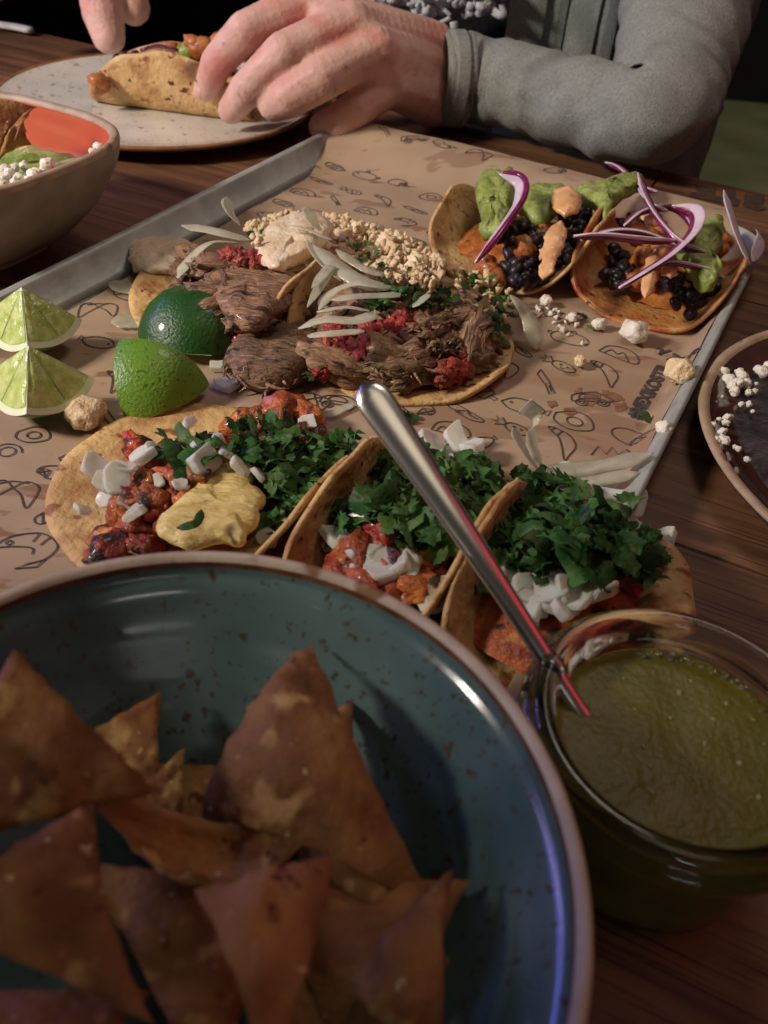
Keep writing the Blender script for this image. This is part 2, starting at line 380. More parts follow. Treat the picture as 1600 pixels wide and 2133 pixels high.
# burnt-in marks on the edge board
def flat_poly(name, pts, z, m, parent):
    return build(name, [(p.x, p.y, z) for p in pts], [tuple(range(len(pts)))], m, parent, smooth=False)
for q in ([(1448, 384), (1490, 391), (1487, 408), (1510, 412), (1506, 424), (1434, 409), (1440, 401), (1452, 402)], [(1512, 394), (1530, 398), (1530, 412), (1540, 416), (1536, 430), (1514, 425)],
          [(1552, 402), (1590, 408), (1588, 428), (1596, 436), (1580, 440), (1548, 430)]):
    flat_poly('burn_mark', [at(x, y, 0) for x, y in q], .0004, MT['burn'], pe)

# ------------------------------------------------------------------ tray
ZR = .020                                            # height of the rim
tFL = at(700, 263, ZR); rA, rB = at(1593, 497, ZR), at(1352, 1000, ZR)
lA, lB = at(700, 268, ZR), at(105, 557, ZR)
Vd = ((rB-rA).normalized()*.65 + (lB-lA).normalized()*.35).normalized()      # from the far edge towards the photographer
U = Vector((-Vd.y, Vd.x, 0))
if U.x < 0: U = -U
TW = (((rA+rB)/2)-tFL).dot(U)
TL = .555
def tp(u, v, z):  return tFL + U*u + Vd*v + Vector((0, 0, z-ZR))
def uv_of(p):
    d = Vector((p.x-tFL.x, p.y-tFL.y, 0)); return d.dot(U), d.dot(Vd)
def rrect(inset, r, z, n=10):
    out = []
    a0, a1, b0, b1 = inset, TW-inset, inset, TL-inset
    for (cu, cv, s) in ((a1-r, b1-r, 0), (a0+r, b1-r, 1), (a0+r, b0+r, 2), (a1-r, b0+r, 3)):
        for k in range(n+1):
            a = (s + k/n) * math.pi/2
            out.append(tp(cu + r*math.cos(a), cv + r*math.sin(a), z))
    return out
tray = thing('serving_tray', tp(TW/2, TL/2, 0), 'large galvanised metal tray lined with printed brown paper', 'tray')
rings = [(.018, .018, .0030), (.0115, .024, .0045), (.0050, .030, .0185), (.0035, .031, .0200)]
ro = [(.0035, .031, .0200), (.0015, .033, .0212), (-.0008, .035, .0205), (-.0012, .035, .0190), (.0002, .034, .0175), (.010, .026, .0030), (.018, .018, .0012)]
def loft(rr, flip=False, cap0=False, cap1=False):
    V, Fc = [], []
    for r in rr: V += rrect(*r)
    n = len(V)//len(rr)
    for i in range(len(rr)-1):
        for k in range(n):
            a = i*n+k; b = i*n+(k+1) % n; Fc.append((a, b, b+n, a+n))
    if cap0: Fc.append(tuple(range(n)))
    if cap1: Fc.append(tuple(range((len(rr)-1)*n, len(rr)*n)))
    return V, Fc
V, Fc = loft(rings, cap0=True); build('pan', V, Fc, MT['metal'], tray)
V, Fc = loft(ro, cap1=True); build('rim', V, Fc, MT['metal'], tray)

# ------------------------------------------------------------------ paper liner
def sstep(a, b, x):
    t = max(0, min(1, (x-a)/(b-a))); return t*t*(3-2*t)
def paper_z(u, v):
    z = .0042 + .0006*noise.noise(Vector((u*14, v*9, 3.3))) + .0020*max(0, noise.noise(Vector((u*5+v*4, v*24-u*9, 8.1)))) + .0012*abs(noise.noise(Vector((u*17-v*8, v*7+u*6, 2.7))))
    f = 1 - sstep(-.004, .050, v)                   # climbs over the far rim
    z += f*.0200
    z += .004*max(0, -v-.004)*0
    r = sstep(TW-.015, TW-.006, u); z += r*.0115
    l = 1-sstep(.010, .032, u); z += l*.004
    return z
def on_paper(px, py):
    p = at(px, py, .0045)
    for _ in range(4):
        u, v = uv_of(p); p = at(px, py, paper_z(u, v))
    return p
paper = thing('paper_liner', tp(TW/2, TL/2, .004), 'brown greaseproof paper printed with black food drawings, lining the tray', 'paper')
nu, nv = 150, 220
PV, PF = [], []
for j in range(nv+1):
    v = -.016 + (TL-.012+.016)*(j/nv)**1.15
    lim = .004 + .020*sstep(.015, .09, v); rim = TW - (.0065 + .030*(1-sstep(.0, .05, v))**2*.8)
    for i in range(nu+1):
        u = lim + (rim-lim)*i/nu
        uu = u + .0015*noise.noise(Vector((0, v*20, 1)))
        PV.append(tp(uu, v + .003*noise.noise(Vector((u*12, 5, 0)))*(1-sstep(-.016, .03, v)), paper_z(u, v)))
for j in range(nv):
    for i in range(nu):
        a = j*(nu+1)+i; PF.append((a, a+1, a+nu+2, a+nu+1))
build('sheet', PV, PF, MT['paper'], paper)

# line drawings: polylines in a unit box, each printed at a spot of the sheet
def arc(cx, cy, rx, ry, a0, a1, n=14):
    return [(cx+rx*math.cos(math.radians(a0+(a1-a0)*k/n)), cy+ry*math.sin(math.radians(a0+(a1-a0)*k/n))) for k in range(n+1)]
def smooth2(P, n=6): return [tuple(q) for q in catmull(P, n)]
ICON = {
 'avocado': [smooth2([(-.5, -.1), (-.35, -.38), (.1, -.42), (.5, -.05), (.2, .32), (-.2, .30), (-.5, -.1)]), arc(.02, -.06, .20, .17, 0, 360)],
 'chili': [smooth2([(-.5, .32), (-.1, .36), (.28, .12), (.42, -.3), (.45, -.5), (.12, -.18), (-.2, .08), (-.45, .14), (-.5, .32)]), smooth2([(-.5, .32), (-.62, .22), (-.45, .14)]), [(-.3, .34), (-.26, .12)]],
 'popsicle': [smooth2([(-.5, 0), (-.35, .22), (.3, .22), (.34, 0), (.3, -.22), (-.35, -.22), (-.5, 0)], 4), [(-.32, -.2), (-.12, .22)], [(-.14, -.22), (.06, .22)], [(.04, -.22), (.24, .22)], [(.33, .06), (.56, .06), (.56, -.06), (.33, -.06)]],
 'fish': [smooth2([(-.5, .0), (-.25, .26), (.2, .26), (.5, .02), (.2, -.22), (-.25, -.2), (-.5, .0)]), arc(-.28, .06, .025, .025, 0, 360, 6), [(.48, .04), (.62, .16), (.6, -.08), (.48, 0)]],
 'pig': [smooth2([(-.55, .02), (-.4, .2), (.0, .3), (.4, .2), (.5, -.05), (.3, -.28), (-.3, -.28), (-.55, -.05)]), arc(-.36, .06, .03, .03, 0, 360, 6), smooth2([(-.15, .28), (-.05, .42), (.06, .29)]), smooth2([(.5, 0), (.62, .1), (.58, .18), (.5, .12)])],
 'corn': [smooth2([(-.55, .05), (-.3, .15), (.1, .13), (.2, .02)]), smooth2([(-.55, .05), (-.3, -.06), (.05, -.06)]), smooth2([(-.15, -.08), (.1, .1), (.5, .08), (.6, -.02), (.35, -.14), (.0, -.12), (-.15, -.08)]), smooth2([(.1, .1), (.2, .02), (.45, .0)]), [(-.35, .03), (-.33, .05)], [(-.2, .05), (-.18, .07)]],
 'pineapple': [arc(.2, 0, .34, .2, 0, 360, 18), [(-.14, .02), (-.34, .2), (-.3, .08), (-.5, .14), (-.36, .0), (-.52, -.08), (-.32, -.06), (-.34, -.2), (-.14, -.04)], arc(.1, .03, .025, .03, 0, 360, 6), arc(.3, .04, .025, .03, 0, 360, 6), arc(.22, -.07, .06, .04, 180, 360, 5)],
 'knife': [[(-.55, .12), (.1, .14), (.1, -.02), (-.35, -.05), (-.55, .12)], [(.1, .12), (.55, .1), (.58, -.06), (.1, .0)], [(.2, .07), (.5, .03)]],
 'car': [smooth2([(-.5, -.1), (-.4, .18), (.1, .3), (.4, .16), (.52, -.1), (-.5, -.1)], 5), smooth2([(-.3, .02), (-.2, .2), (.08, .2), (.2, .02), (-.3, .02)], 4), arc(-.26, -.16, .15, .14, 0, 360), arc(.28, -.16, .15, .14, 0, 360), arc(-.26, -.16, .07, .06, 0, 360, 8), arc(.28, -.16, .07, .06, 0, 360, 8)],
 'lime': [arc(0, 0, .46, .3, -30, 290, 20), [(.1, -.26), (.4, -.12), (.42, .12), (.12, .06), (.1, -.26)], [(.1, -.26), (.42, .12)], [(.12, .06), (.4, -.12)]],
 'taco': [smooth2([(-.5, -.22), (-.4, .2), (.05, .36), (.45, .18), (.52, -.2), (-.5, -.22)], 6), smooth2([(-.35, -.2), (-.25, .05), (-.05, -.05), (.05, .12), (.2, .0), (.36, -.2)], 5)],
 'prawn': [smooth2([(-.55, -.1), (-.3, .22), (.15, .32), (.48, .08), (.4, -.22), (.15, -.38)]), smooth2([(-.55, -.1), (-.2, -.02), (.1, -.02), (.15, -.16)]), [(.15, -.38), (.0, -.5), (.32, -.42), (.4, -.22)], [(.1, .3), (.06, .12)], [(.3, .24), (.2, .06)], arc(-.3, .06, .05, .05, 0, 360, 8)],
 'wings': [smooth2([(0, .2), (-.2, .4), (-.45, .25), (-.5, -.3), (-.25, -.05), (0, .2)], 6), smooth2([(0, .2), (.22, .38), (.48, .2), (.4, -.35), (.2, .0), (0, .2)], 6), smooth2([(-.3, .3), (-.05, .38), (.25, .34)], 5)],
 'cactus': [smooth2([(-.1, -.5), (-.12, .3), (0, .45), (.12, .3), (.1, -.5)], 6), smooth2([(-.12, 0), (-.35, .02), (-.36, .25)], 5), smooth2([(.12, -.1), (.34, -.06), (.35, .2)], 5), [(-.3, -.5), (.3, -.5)]],
 'crown': [[(-.5, -.2), (-.3, .25), (-.12, -.05), (.05, .3), (.18, 0), (.4, .28), (.5, -.2)]],
 'sun': [arc(0, 0, .25, .25, 0, 360), arc(0, 0, .45, .42, 30, 200)],
}
def icon(kind, px, py, size, ang, mir=1, lw=.00036):
    c = on_paper(px, py); cu, cv = uv_of(c)
    V, Fc = [], []
    ca, sa = math.cos(math.radians(ang)), math.sin(math.radians(ang))
    for pl in ICON[kind]:
        W = []
        for x, y in pl:
            x *= mir
            u = cu + size*(x*ca - y*sa); v = cv - size*(x*sa + y*ca)
            W.append((u, v))
        n = len(W)
        for i in range(n):
            a, b = W[max(i-1, 0)], W[min(i+1, n-1)]
            t = Vector((b[0]-a[0], b[1]-a[1]));
            if t.length < 1e-9: t = Vector((1, 0))
            t.normalize(); nx, ny = -t.y*lw, t.x*lw
            for s in (1, -1):
                u, v = W[i][0]+nx*s, W[i][1]+ny*s
                p = tp(u, v, paper_z(u, v)+.00045); V.append(p - Vector((c.x, c.y, c.z)))
            if i:
                k = len(V); Fc.append((k-4, k-3, k-1, k-2))
    me = mesh('printed_icon', V, Fc, False)
    put('printed_icon', me, MT['ink'], paper, Matrix.Translation(c))
ICONS = [  # kind, px, py, size (m), angle, mirror
 ('avocado', 72, 905, .018, 10, 1), ('sun', 15, 942, .016, 0, 1), ('wings', 20, 1032, .026, 30, 1), ('lime', 112, 985, .018, 20, -1), ('prawn', 55, 1140, .028, 25, 1), ('fish', 158, 960, .018, 20, 1), ('popsicle', 102, 1075, .014, 70, 1),
 ('fish', 205, 715, .022, 10, -1), ('chili', 238, 795, .018, -10, 1), ('wings', 205, 648, .024, 40, 1), ('prawn', 265, 612, .024, 160, 1), ('taco', 292, 578, .013, 0, 1), ('knife', 228, 880, .022, -30, 1), ('corn', 140, 832, .02, 10, 1),
 ('wings', 735, 308, .034, -10, 1), ('knife', 795, 322, .034, -40, 1), ('car', 858, 340, .034, 40, 1), ('prawn', 920, 352, .034, 160, 1), ('popsicle', 698, 350, .026, 0, 1), ('pig', 760, 368, .030, 0, 1), ('corn', 666, 378, .028, 0, 1), ('lime', 828, 382, .026, 10, 1),
 ('taco', 630, 402, .028, 10, 1), ('pineapple', 728, 398, .030, -5, 1), ('wings', 992, 372, .030, -10, 1), ('avocado', 898, 410, .028, 10, 1), ('popsicle', 590, 424, .026, 0, 1), ('knife', 696, 418, .026, -40, 1), ('chili', 800, 418, .026, 0, 1), ('popsicle', 952, 426, .024, 0, 1),
 ('taco', 762, 440, .026, 0, 1), ('corn', 862, 438, .028, 0, 1), ('fish', 655, 445, .028, 0, 1), ('car', 925, 462, .028, 10, 1), ('lime', 1148, 398, .030, 40, 1), ('pig', 560, 450, .026, 0, 1), ('prawn', 845, 462, .026, 0, 1), ('avocado', 720, 462, .024, 0, 1), ('popsicle', 870, 505, .022, -10, 1), ('corn', 912, 530, .022, -10, 1), ('lime', 905, 488, .020, 0, 1),
 ('wings', 1035, 765, .026, 0, 1), ('pineapple', 1160, 758, .024, -15, 1), ('knife', 1132, 795, .024, -50, 1), ('chili', 1262, 778, .024, -15, 1), ('popsicle', 998, 812, .024, -20, 1), ('car', 1230, 832, .024, 30, 1), ('fish', 1088, 848, .026, 5, 1), ('corn', 962, 858, .024, -10, 1), ('avocado', 1198, 876, .024, -15, 1), ('pineapple', 1062, 888, .022, -10, 1),
 ('chili', 1172, 922, .024, -20, 1), ('lime', 1312, 912, .024, -10, 1), ('crown', 1272, 946, .022, 20, 1), ('taco', 938, 895, .020, 10, 1), ('pig', 1185, 705, .024, 5, -1), ('taco', 1290, 738, .024, -10, 1), ('corn', 1075, 725, .022, -20, 1), ('prawn', 1155, 660, .020, 30, 1), ('lime', 870, 850, .022, 0, 1), ('car', 705, 838, .022, 20, 1), ('wings', 648, 838, .020, 0, 1), ('fish', 1000, 925, .018, 60, 1), ('avocado', 905, 800, .020, 0, 1),
]
for ic in ICONS: icon(ic[0], ic[1], ic[2], ic[3]*(.66 if ic[2] < 545 and ic[1] > 400 else .92), *ic[4:])

def text_print(s, p0, p1, hpx, sq):
    """bold condensed lettering printed on the sheet from pixel p0 to p1; hpx is a pixel at the top of the first letter"""
    cu = bpy.data.curves.new('lettering', 'FONT'); cu.body = s; cu.size = 1.0; cu.offset = .05; cu.space_character = .95
    ob = bpy.data.objects.new('lettering', cu); col.objects.link(ob)
    dg = bpy.context.evaluated_depsgraph_get(); me = bpy.data.meshes.new_from_object(ob.evaluated_get(dg))
    bpy.data.objects.remove(ob)
    bm = bmesh.new(); bm.from_mesh(me); bmesh.ops.triangulate(bm, faces=bm.faces[:]); bmesh.ops.subdivide_edges(bm, edges=bm.edges[:], cuts=3)
    xs = [v.co.x for v in bm.verts]; ys = [v.co.y for v in bm.verts]
    a, b, h = on_paper(*p0), on_paper(*p1), on_paper(*hpx)
    ux = b-a; ux.z = 0; uy = h-a; uy.z = 0; uy = uy - ux*(uy.dot(ux)/ux.length_squared)
    for v in bm.verts:
        q = a + ux*((v.co.x-min(xs))/(max(xs)-min(xs))) + uy*((v.co.y-min(ys))/(max(ys)-min(ys)))
        u, vv = uv_of(q); v.co = Vector((q.x, q.y, paper_z(u, vv)+.0005))
    bm.to_mesh(me); bm.free(); me.materials.clear()
    return put('printed_lettering', me, MT['ink'], paper)
text_print('#MEXIKOSTR', (1336, 878), (1401, 766), (1302, 866), 1)
text_print('al TLE', (1356, 730), (1432, 752), (1365, 711), 1)
MT['stain'] = pm('sauce_stain', (.17, .075, .04), (.27, .14, .08), 200, .4)
def blotch(pts_px, seed):
    rng = random.Random(seed)
    c = on_paper(sum(p[0] for p in pts_px)/len(pts_px), sum(p[1] for p in pts_px)/len(pts_px))
    V = []
    P = catmull(list(pts_px)+[pts_px[0]], 5)[:-1]
    for x, y in P:
        p = on_paper(x+rng.uniform(-2.5, 2.5), y+rng.uniform(-2, 2)); V.append((p.x, p.y, p.z+.0003))
    n = len(V); V.append((c.x, c.y, c.z+.0003))
    build('sauce_stain', V, [(i, (i+1) % n, n) for i in range(n)], MT['stain'], paper, smooth=False)
for i, q in enumerate([[(838, 388), (858, 376), (890, 374), (915, 362), (948, 364), (952, 374), (905, 382), (870, 390)], [(978, 352), (990, 362), (1010, 368), (1016, 386), (996, 392), (985, 372)],
        [(1215, 822), (1240, 815), (1252, 828), (1236, 846), (1218, 842)], [(1255, 812), (1282, 820), (1300, 834), (1276, 836), (1258, 828)], [(1278, 842), (1302, 840), (1306, 852), (1284, 858)], [(1196, 812), (1210, 808), (1212, 818), (1200, 820)], [(1172, 852), (1192, 850), (1200, 862), (1180, 866)], [(1140, 838), (1158, 836), (1160, 846), (1146, 850)]]):
    blotch(q, i)

# ------------------------------------------------------------------ shared food pieces
def leaf_mesh(seed, kind=0):
    rng = random.Random(seed); n = 36
    V = [(0, 0, 0)]; Fc = []
    lob = rng.choice((3, 3, 5)); ph = rng.uniform(-.2, .2); cut = rng.uniform(.25, .45)
    curl = rng.uniform(-.35, .5); curl2 = rng.uniform(-.3, .45); half = rng.random() < .3
    for ring in (.5, 1.0):
        for k in range(n):
            a = -math.pi*.82 + 2*math.pi*.82*k/(n-1)
            r = 1 - cut*abs(math.cos(a*lob/2*.92+ph))**.6 * (.4+.6*abs(math.sin(a*.5)))
            r *= 1 + .10*math.sin(a*13+seed) * (ring > .6) + .06*math.sin(a*23+seed*2)*(ring > .6)
            r *= (.85+.25*math.cos(a))
            x, y = r*ring*math.cos(a), r*ring*math.sin(a)*.85
            if half and y < -.1: y = -.1 + (y+.1)*.3
            z = curl*x*x + curl2*y*y + .12*math.sin(x*5+seed)*ring + .08*math.sin(a*lob)*ring
            V.append((x, y, z))
    for k in range(n-1):
        Fc.append((0, 1+k, 2+k)); Fc.append((1+k, 1+n+k, 2+n+k, 2+k))
    s = .0066
    return mesh('leaf', [(x*s, y*s, z*s) for x, y, z in V], Fc)
def chop_mesh(seed):
    """a chopped strip of leaf or stalk"""
    rng = random.Random(seed); V, Fc = [], []; n = 6; L = .006; wd = rng.uniform(.0012, .003); c = rng.uniform(-.9, .9)
    for i in range(n+1):
        t = i/n*2-1
        ww = wd*(1-.35*abs(t)**3)*(1+.25*math.sin(i*2.3+seed))
        y = c*.002*t*t; z = rng.uniform(-.4, .6)*.0015 + .0015*math.sin(t*2+seed)
        V += [(t*L, y-ww, z), (t*L, y, z+ww*.35), (t*L, y+ww, z)]
    for i in range(n):
        for k in (0, 1): a = i*3+k; Fc.append((a, a+1, a+4, a+3))
    return mesh('leaf', V, Fc)
LEAVES = [leaf_mesh(i) for i in range(9)] + [chop_mesh(i) for i in range(9)]
def dice_mesh(seed):
    """a chopped shard of onion: hull of random points, bent like the layer it was cut from"""
    rng = random.Random(seed+3); bm = bmesh.new()
    sx, sy, sz = rng.uniform(.45, .68), rng.uniform(.34, .52), rng.uniform(.12, .20)
    for k in range(16):
        a = 2*math.pi*(k % 8)/8 + rng.uniform(-.3, .3); r = rng.uniform(.75, 1.05)
        bm.verts.new((sx*r*math.copysign(abs(math.cos(a))**.6, math.cos(a)), sy*r*math.copysign(abs(math.sin(a))**.6, math.sin(a)), sz*(1 if k < 8 else -1)*rng.uniform(.7, 1.1)))
    res = bmesh.ops.convex_hull(bm, input=bm.verts[:])
    bmesh.ops.delete(bm, geom=[g for g in res['geom_interior'] if isinstance(g, bmesh.types.BMVert)], context='VERTS')
    bmesh.ops.dissolve_limit(bm, angle_limit=.22, verts=bm.verts[:], edges=bm.edges[:])
    bmesh.ops.bevel(bm, geom=bm.edges[:], offset=.025, segments=2, affect='EDGES')
    bmesh.ops.triangulate(bm, faces=bm.faces[:]); bmesh.ops.subdivide_edges(bm, edges=bm.edges[:], cuts=1)
    b = rng.uniform(.1, .5)
    for v in bm.verts:
        v.co.z += b*v.co.x*v.co.x + .02*noise.noise(v.co*4); v.co *= .0118
    me = bpy.data.meshes.new('onion'); bm.to_mesh(me); bm.free()
    me.polygons.foreach_set('use_smooth', [True]*len(me.polygons)); me.set_sharp_from_angle(angle=.45)
    return me
DICE = [dice_mesh(i) for i in range(8)]
BEANS = []
for i in range(3):
    me = rnd_blob(i, .0058, .0040, .0036, .08, 1.2, 2); 
    for v in me.vertices: v.co.y += .9*abs(v.co.x)**2*30 - .0004
    BEANS.append(me)
BEEF = [rnd_blob(20+i, .0135, .0070, .0055, .38, 2.0, 3, .30, 6.0, (.45, 2.2, 2.2)) for i in range(6)]
def shred_mesh(seed):
    rng = random.Random(seed); P = []; d = rng.uniform(-.6, .6)
    for k in range(6): P.append(((k/5-.5)*.017, .003*math.sin(k*.9+seed)+d*.003*(k/5-.5)**2*4, .0014*math.sin(k*1.4+seed*2)))
    V, Fc = tube([Vector(p) for p in P], [.0004, .0009, .0012, .0011, .0008, .0003], 6, .7); return mesh('shred', V, Fc)
SHRED = [shred_mesh(i) for i in range(6)]
CHOR = [rnd_blob(40+i, .0062, .0052, .0046, .38, 2.6, 3, .35, 6.0) for i in range(4)]
PAST = [rnd_blob(60+i, .0115, .0085, .0065, .34, 1.6, 3, .16, 6.0) for i in range(6)]
CRUMB = [rnd_blob(80+i, .0027, .0021, .0016, .85, 2.4, 1, .5, 5) for i in range(8)]
for me in CRUMB: me.polygons.foreach_set('use_smooth', [True]*len(me.polygons))
POTA = [rnd_blob(100+i, .0085, .0075, .006, .25, 1.5, 2, .1, 5) for i in range(4)]
for lst, mm in ((BEEF, 'beef'), (CHOR, 'chorizo'), (PAST, 'pastor'), (POTA, 'potato')):
    for me in lst: me.materials.append(MT[mm])
def piece(name, me, m, parent, p, rot=None, s=1.0):
    if m is not None and not me.materials: me.materials.append(m)
    o = bpy.data.objects.new(name, me)
    mt = Matrix.Translation(p)
    if rot is not None: mt = mt @ rot
    if s != 1.0: mt = mt @ Matrix.Diagonal((s, s, s, 1))
    o.matrix_basis = mt
    return link(o, parent)
def variants(src, m):
    """the same shapes with another material"""
    out = []
    for me in src:
        c = me.copy(); c.materials.clear(); c.materials.append(m); out.append(c)
    return out

# ------------------------------------------------------------------ tacos
class Taco: pass
def prof_xy(prof): return catmull(prof, 8)
def tortilla(name, parent, c, prof, R, m, seed, th=.0022, U_=None, V_=None, wav=.0014):
    U_ = U_ or U; V_ = V_ or -Vd
    P = prof_xy(prof); seg = np.linalg.norm(np.diff(P, axis=0), axis=1); S = np.concatenate([[0], np.cumsum(seg)])
    i0 = int(np.argmin(np.abs(P[:, 0]))); s0 = S[i0]; R1, R2 = s0, S[-1]-s0
    def pos(s, t):
        ss = s0 + s
        x = np.interp(ss, S, P[:, 0]); z = np.interp(ss, S, P[:, 1])
        d = math.hypot(s/max(R1 if s < 0 else R2, 1e-4), t/R)
        k = noise.noise(Vector((s*38, t*38, seed*3.1)))
        z += wav*k*d + .0022*max(0, d-.8)/.2*noise.noise(Vector((math.atan2(t, s)*1.6, seed, 0)))
        x += wav*1.2*noise.noise(Vector((t*55, seed*1.7, s*10)))*min(1, z/.03)
        return c + U_*x + V_*t + Vector((0, 0, z))
    nr, na = 15, 72
    top = []; par = []
    for i in range(nr+1):
        for k in range(na):
            a = 2*math.pi*k/na; q = i/nr
            e = 1 + .012*math.sin(a*5+seed) + .008*math.sin(a*11+seed*2)
            rs = R2 if math.cos(a) > 0 else R1
            par.append((q*rs*math.cos(a)*min(1, e), q*R*math.sin(a)*e))
    top = [pos(s, t) for s, t in par]
    V = []; nt = len(top)
    nrm = []
    for (s, t) in par:
        e = .0015
        ds = pos(s+e, t)-pos(s-e, t); dt = pos(s, t+e)-pos(s, t-e)
        n = ds.cross(dt)
        nrm.append(n.normalized() if n.length > 1e-12 else Vector((0, 0, 1)))
    # at the clamped ends of the profile the tangent vanishes in one direction: borrow from the inner ring
    V = [p for p in top] + [p - n*th for p, n in zip(top, nrm)]
    Fc = []
    for i in range(nr):
        for k in range(na):
            a = i*na+k; b = i*na+(k+1) % na
            Fc.append((a, a+na, b+na, b)); Fc.append((nt+a, nt+b, nt+b+na, nt+a+na))
    for k in range(na):
        a = nr*na+k; b = nr*na+(k+1) % na; Fc.append((a, nt+a, nt+b, b))
    me = mesh(name, V, Fc)
    o = put(name, me, m, parent)
    return o, P
def make_taco(uo, vo, prof, R, label, m, seed, heap, group, base_m):
    """uo, vo: centre in tray coordinates; heap = (H, u0, su, v0, sv) of the filling"""
    T = Taco(); T.c = tp(uo, vo, 0.0); T.c.z = 0.0
    T.root = thing('taco', (T.c.x, T.c.y, .005), label, 'taco', group)
    T.tort, T.P = tortilla('tortilla', T.root, T.c, prof, R, m, seed)
    T.heap = heap; T.R = R
    xs = T.P[:, 0]; zs = T.P[:, 1]
    def hz(p):
        d = Vector((p.x-T.c.x, p.y-T.c.y, 0)); u = d.dot(U); v = -d.dot(Vd)
        Hh, u0, su, v0, sv = heap
        return .0075 + Hh*math.exp(-((u-u0)/su)**2*.5 - ((v-v0)/sv)**2*.5)
    T.hz = hz
    # bed of filling under the pieces
    Hh, u0, su, v0, sv = heap
    V, Fc = [], []; nr, na = 12, 40
    for i in range(nr+1):
        for k in range(na):
            a = 2*math.pi*k/na; q = i/nr
            p = T.c + U*(u0 + q*su*1.55*math.cos(a)) - Vd*(v0 + q*min(sv*1.4, R*.68)*math.sin(a))
            z = hz(p) - .005 + .003*noise.noise(p*140) - .010*max(0, q-.75)
            V.append((p.x, p.y, max(z, .0065)))
    for i in range(nr):
        for k in range(na):
            a = i*na+k; b = i*na+(k+1) % na; Fc.append((a, a+na, b+na, b))
    build('filling', V, Fc, base_m, T.root)
    return T
def land(T, px, py, dz=0.0):
    p = at(px, py, .03)
    for _ in range(6): p = at(px, py, T.hz(p)+dz)
    return p
def strew(T, name, meshes, m, poly, n, seed, dz=(0, .003), tilt=.6, s=(.8, 1.2), parent=None):
    rng = random.Random(seed); xs = [p[0] for p in poly]; ys = [p[1] for p in poly]; k = 0; it = 0
    while k < n and it < n*60:
        it += 1
        x, y = rng.uniform(min(xs), max(xs)), rng.uniform(min(ys), max(ys))
        if not in_poly(x, y, poly): continue
        p = land(T, x, y, rng.uniform(*dz))
        piece(name, rng.choice(meshes), m, parent or T.root, p, rot_rand(rng, tilt), rng.uniform(*s)); k += 1
def strip(name, pts, width, m, parent=None, th=.0008, curl=0.0, lean=0.0, taper=.16, n=8, T=None, rib=0):
    """curved sliver along px points (px, py, z): a lens-shaped band of real thickness"""
    P = [at(*p) if T is None else land(T, p[0], p[1], p[2]) for p in pts]
    Q = [Vector(q) for q in catmull(P, n)]; N = len(Q); V, Fc = [], []; ks = 7
    for i, q in enumerate(Q):
        t = (Q[min(i+1, N-1)]-Q[max(i-1, 0)]).normalized()
        s = t.cross(Vector((0, 0, 1)))
        if s.length < 1e-3: s = Vector((1, 0, 0))
        s.normalize(); nn = s.cross(t).normalized()
        s, nn = s*math.cos(lean)+nn*math.sin(lean), nn*math.cos(lean)-s*math.sin(lean)
        f = i/(N-1); wd = width*.5*max(.10, min(1, (min(f, 1-f)/taper if taper else 1))**.8)*(1+.22*noise.noise(Vector((f*3.5, pts[0][0]*.37, 0)))+.10*noise.noise(Vector((f*9, pts[0][1]*.37, 0))))
        for j in range(ks):
            g = j/(ks-1)*2-1
            V.append(q + s*(g*wd) + nn*(curl*wd*(1-g*g) + th*.5*(1-.7*abs(g)) + (.00022*math.sin(g*11+f*2))))
        for j in range(ks-1, -1, -1):
            g = j/(ks-1)*2-1
            V.append(q + s*(g*wd) + nn*(curl*wd*(1-g*g) - th*.5*(1-.7*abs(g))))
    k2 = ks*2
    for i in range(N-1):
        for j in range(k2):
            a = i*k2+j; b = i*k2+(j+1) % k2; Fc.append((a, b, b+k2, a+k2))
    Fc.append(tuple(range(k2-1, -1, -1))); Fc.append(tuple(range((N-1)*k2, N*k2)))
    return build(name, V, Fc, m, parent)
def lump(name, poly, z0, hgt, m, parent, seed, T=None, n=26, edge=.35, rough=.0012):
    """a thick irregular piece whose outline is given in photo pixels, lying at height z0"""
    O = catmull(list(poly)+[poly[0]], 5)[:-1]
    W = [at(x, y, z0) for x, y in O]; c = sum(W, Vector())/len(W); na = len(W); V, Fc = [], []
    levels = [(1.0, 0.0), (1.04, .35), (1.0, .7), (.86, .93), (.6, 1.02), (.3, 1.0)]
    for sc, hh in levels:
        for p in W:
            q = c + (p-c)*sc; q.z = z0 + hgt*hh
            q += Vector((noise.noise(q*170+Vector((seed, 0, 0))), noise.noise(q*170+Vector((0, seed, 9))), noise.noise(q*150+Vector((4, 0, seed)))))*rough
            V.append(q)
    for i in range(len(levels)-1):
        for k in range(na):
            a = i*na+k; b = i*na+(k+1) % na; Fc.append((a, b, b+na, a+na))
    k0 = len(V); V.append((c.x, c.y, z0+hgt*1.0)); i = (len(levels)-1)*na
    for k in range(na): Fc.append((i+k, i+(k+1) % na, k0))
    Fc.append(tuple(range(na-1, -1, -1)))
    return build(name, V, Fc, m, parent)

def uvpt(x, y): return uv_of(Vector((x, y, 0)))
def tc(x, y): return uvpt(x, y)
pgroup, bgroup, vgroup = 'pork tacos in the near row', 'beef tacos in the middle row', 'bean tacos at the far corner'
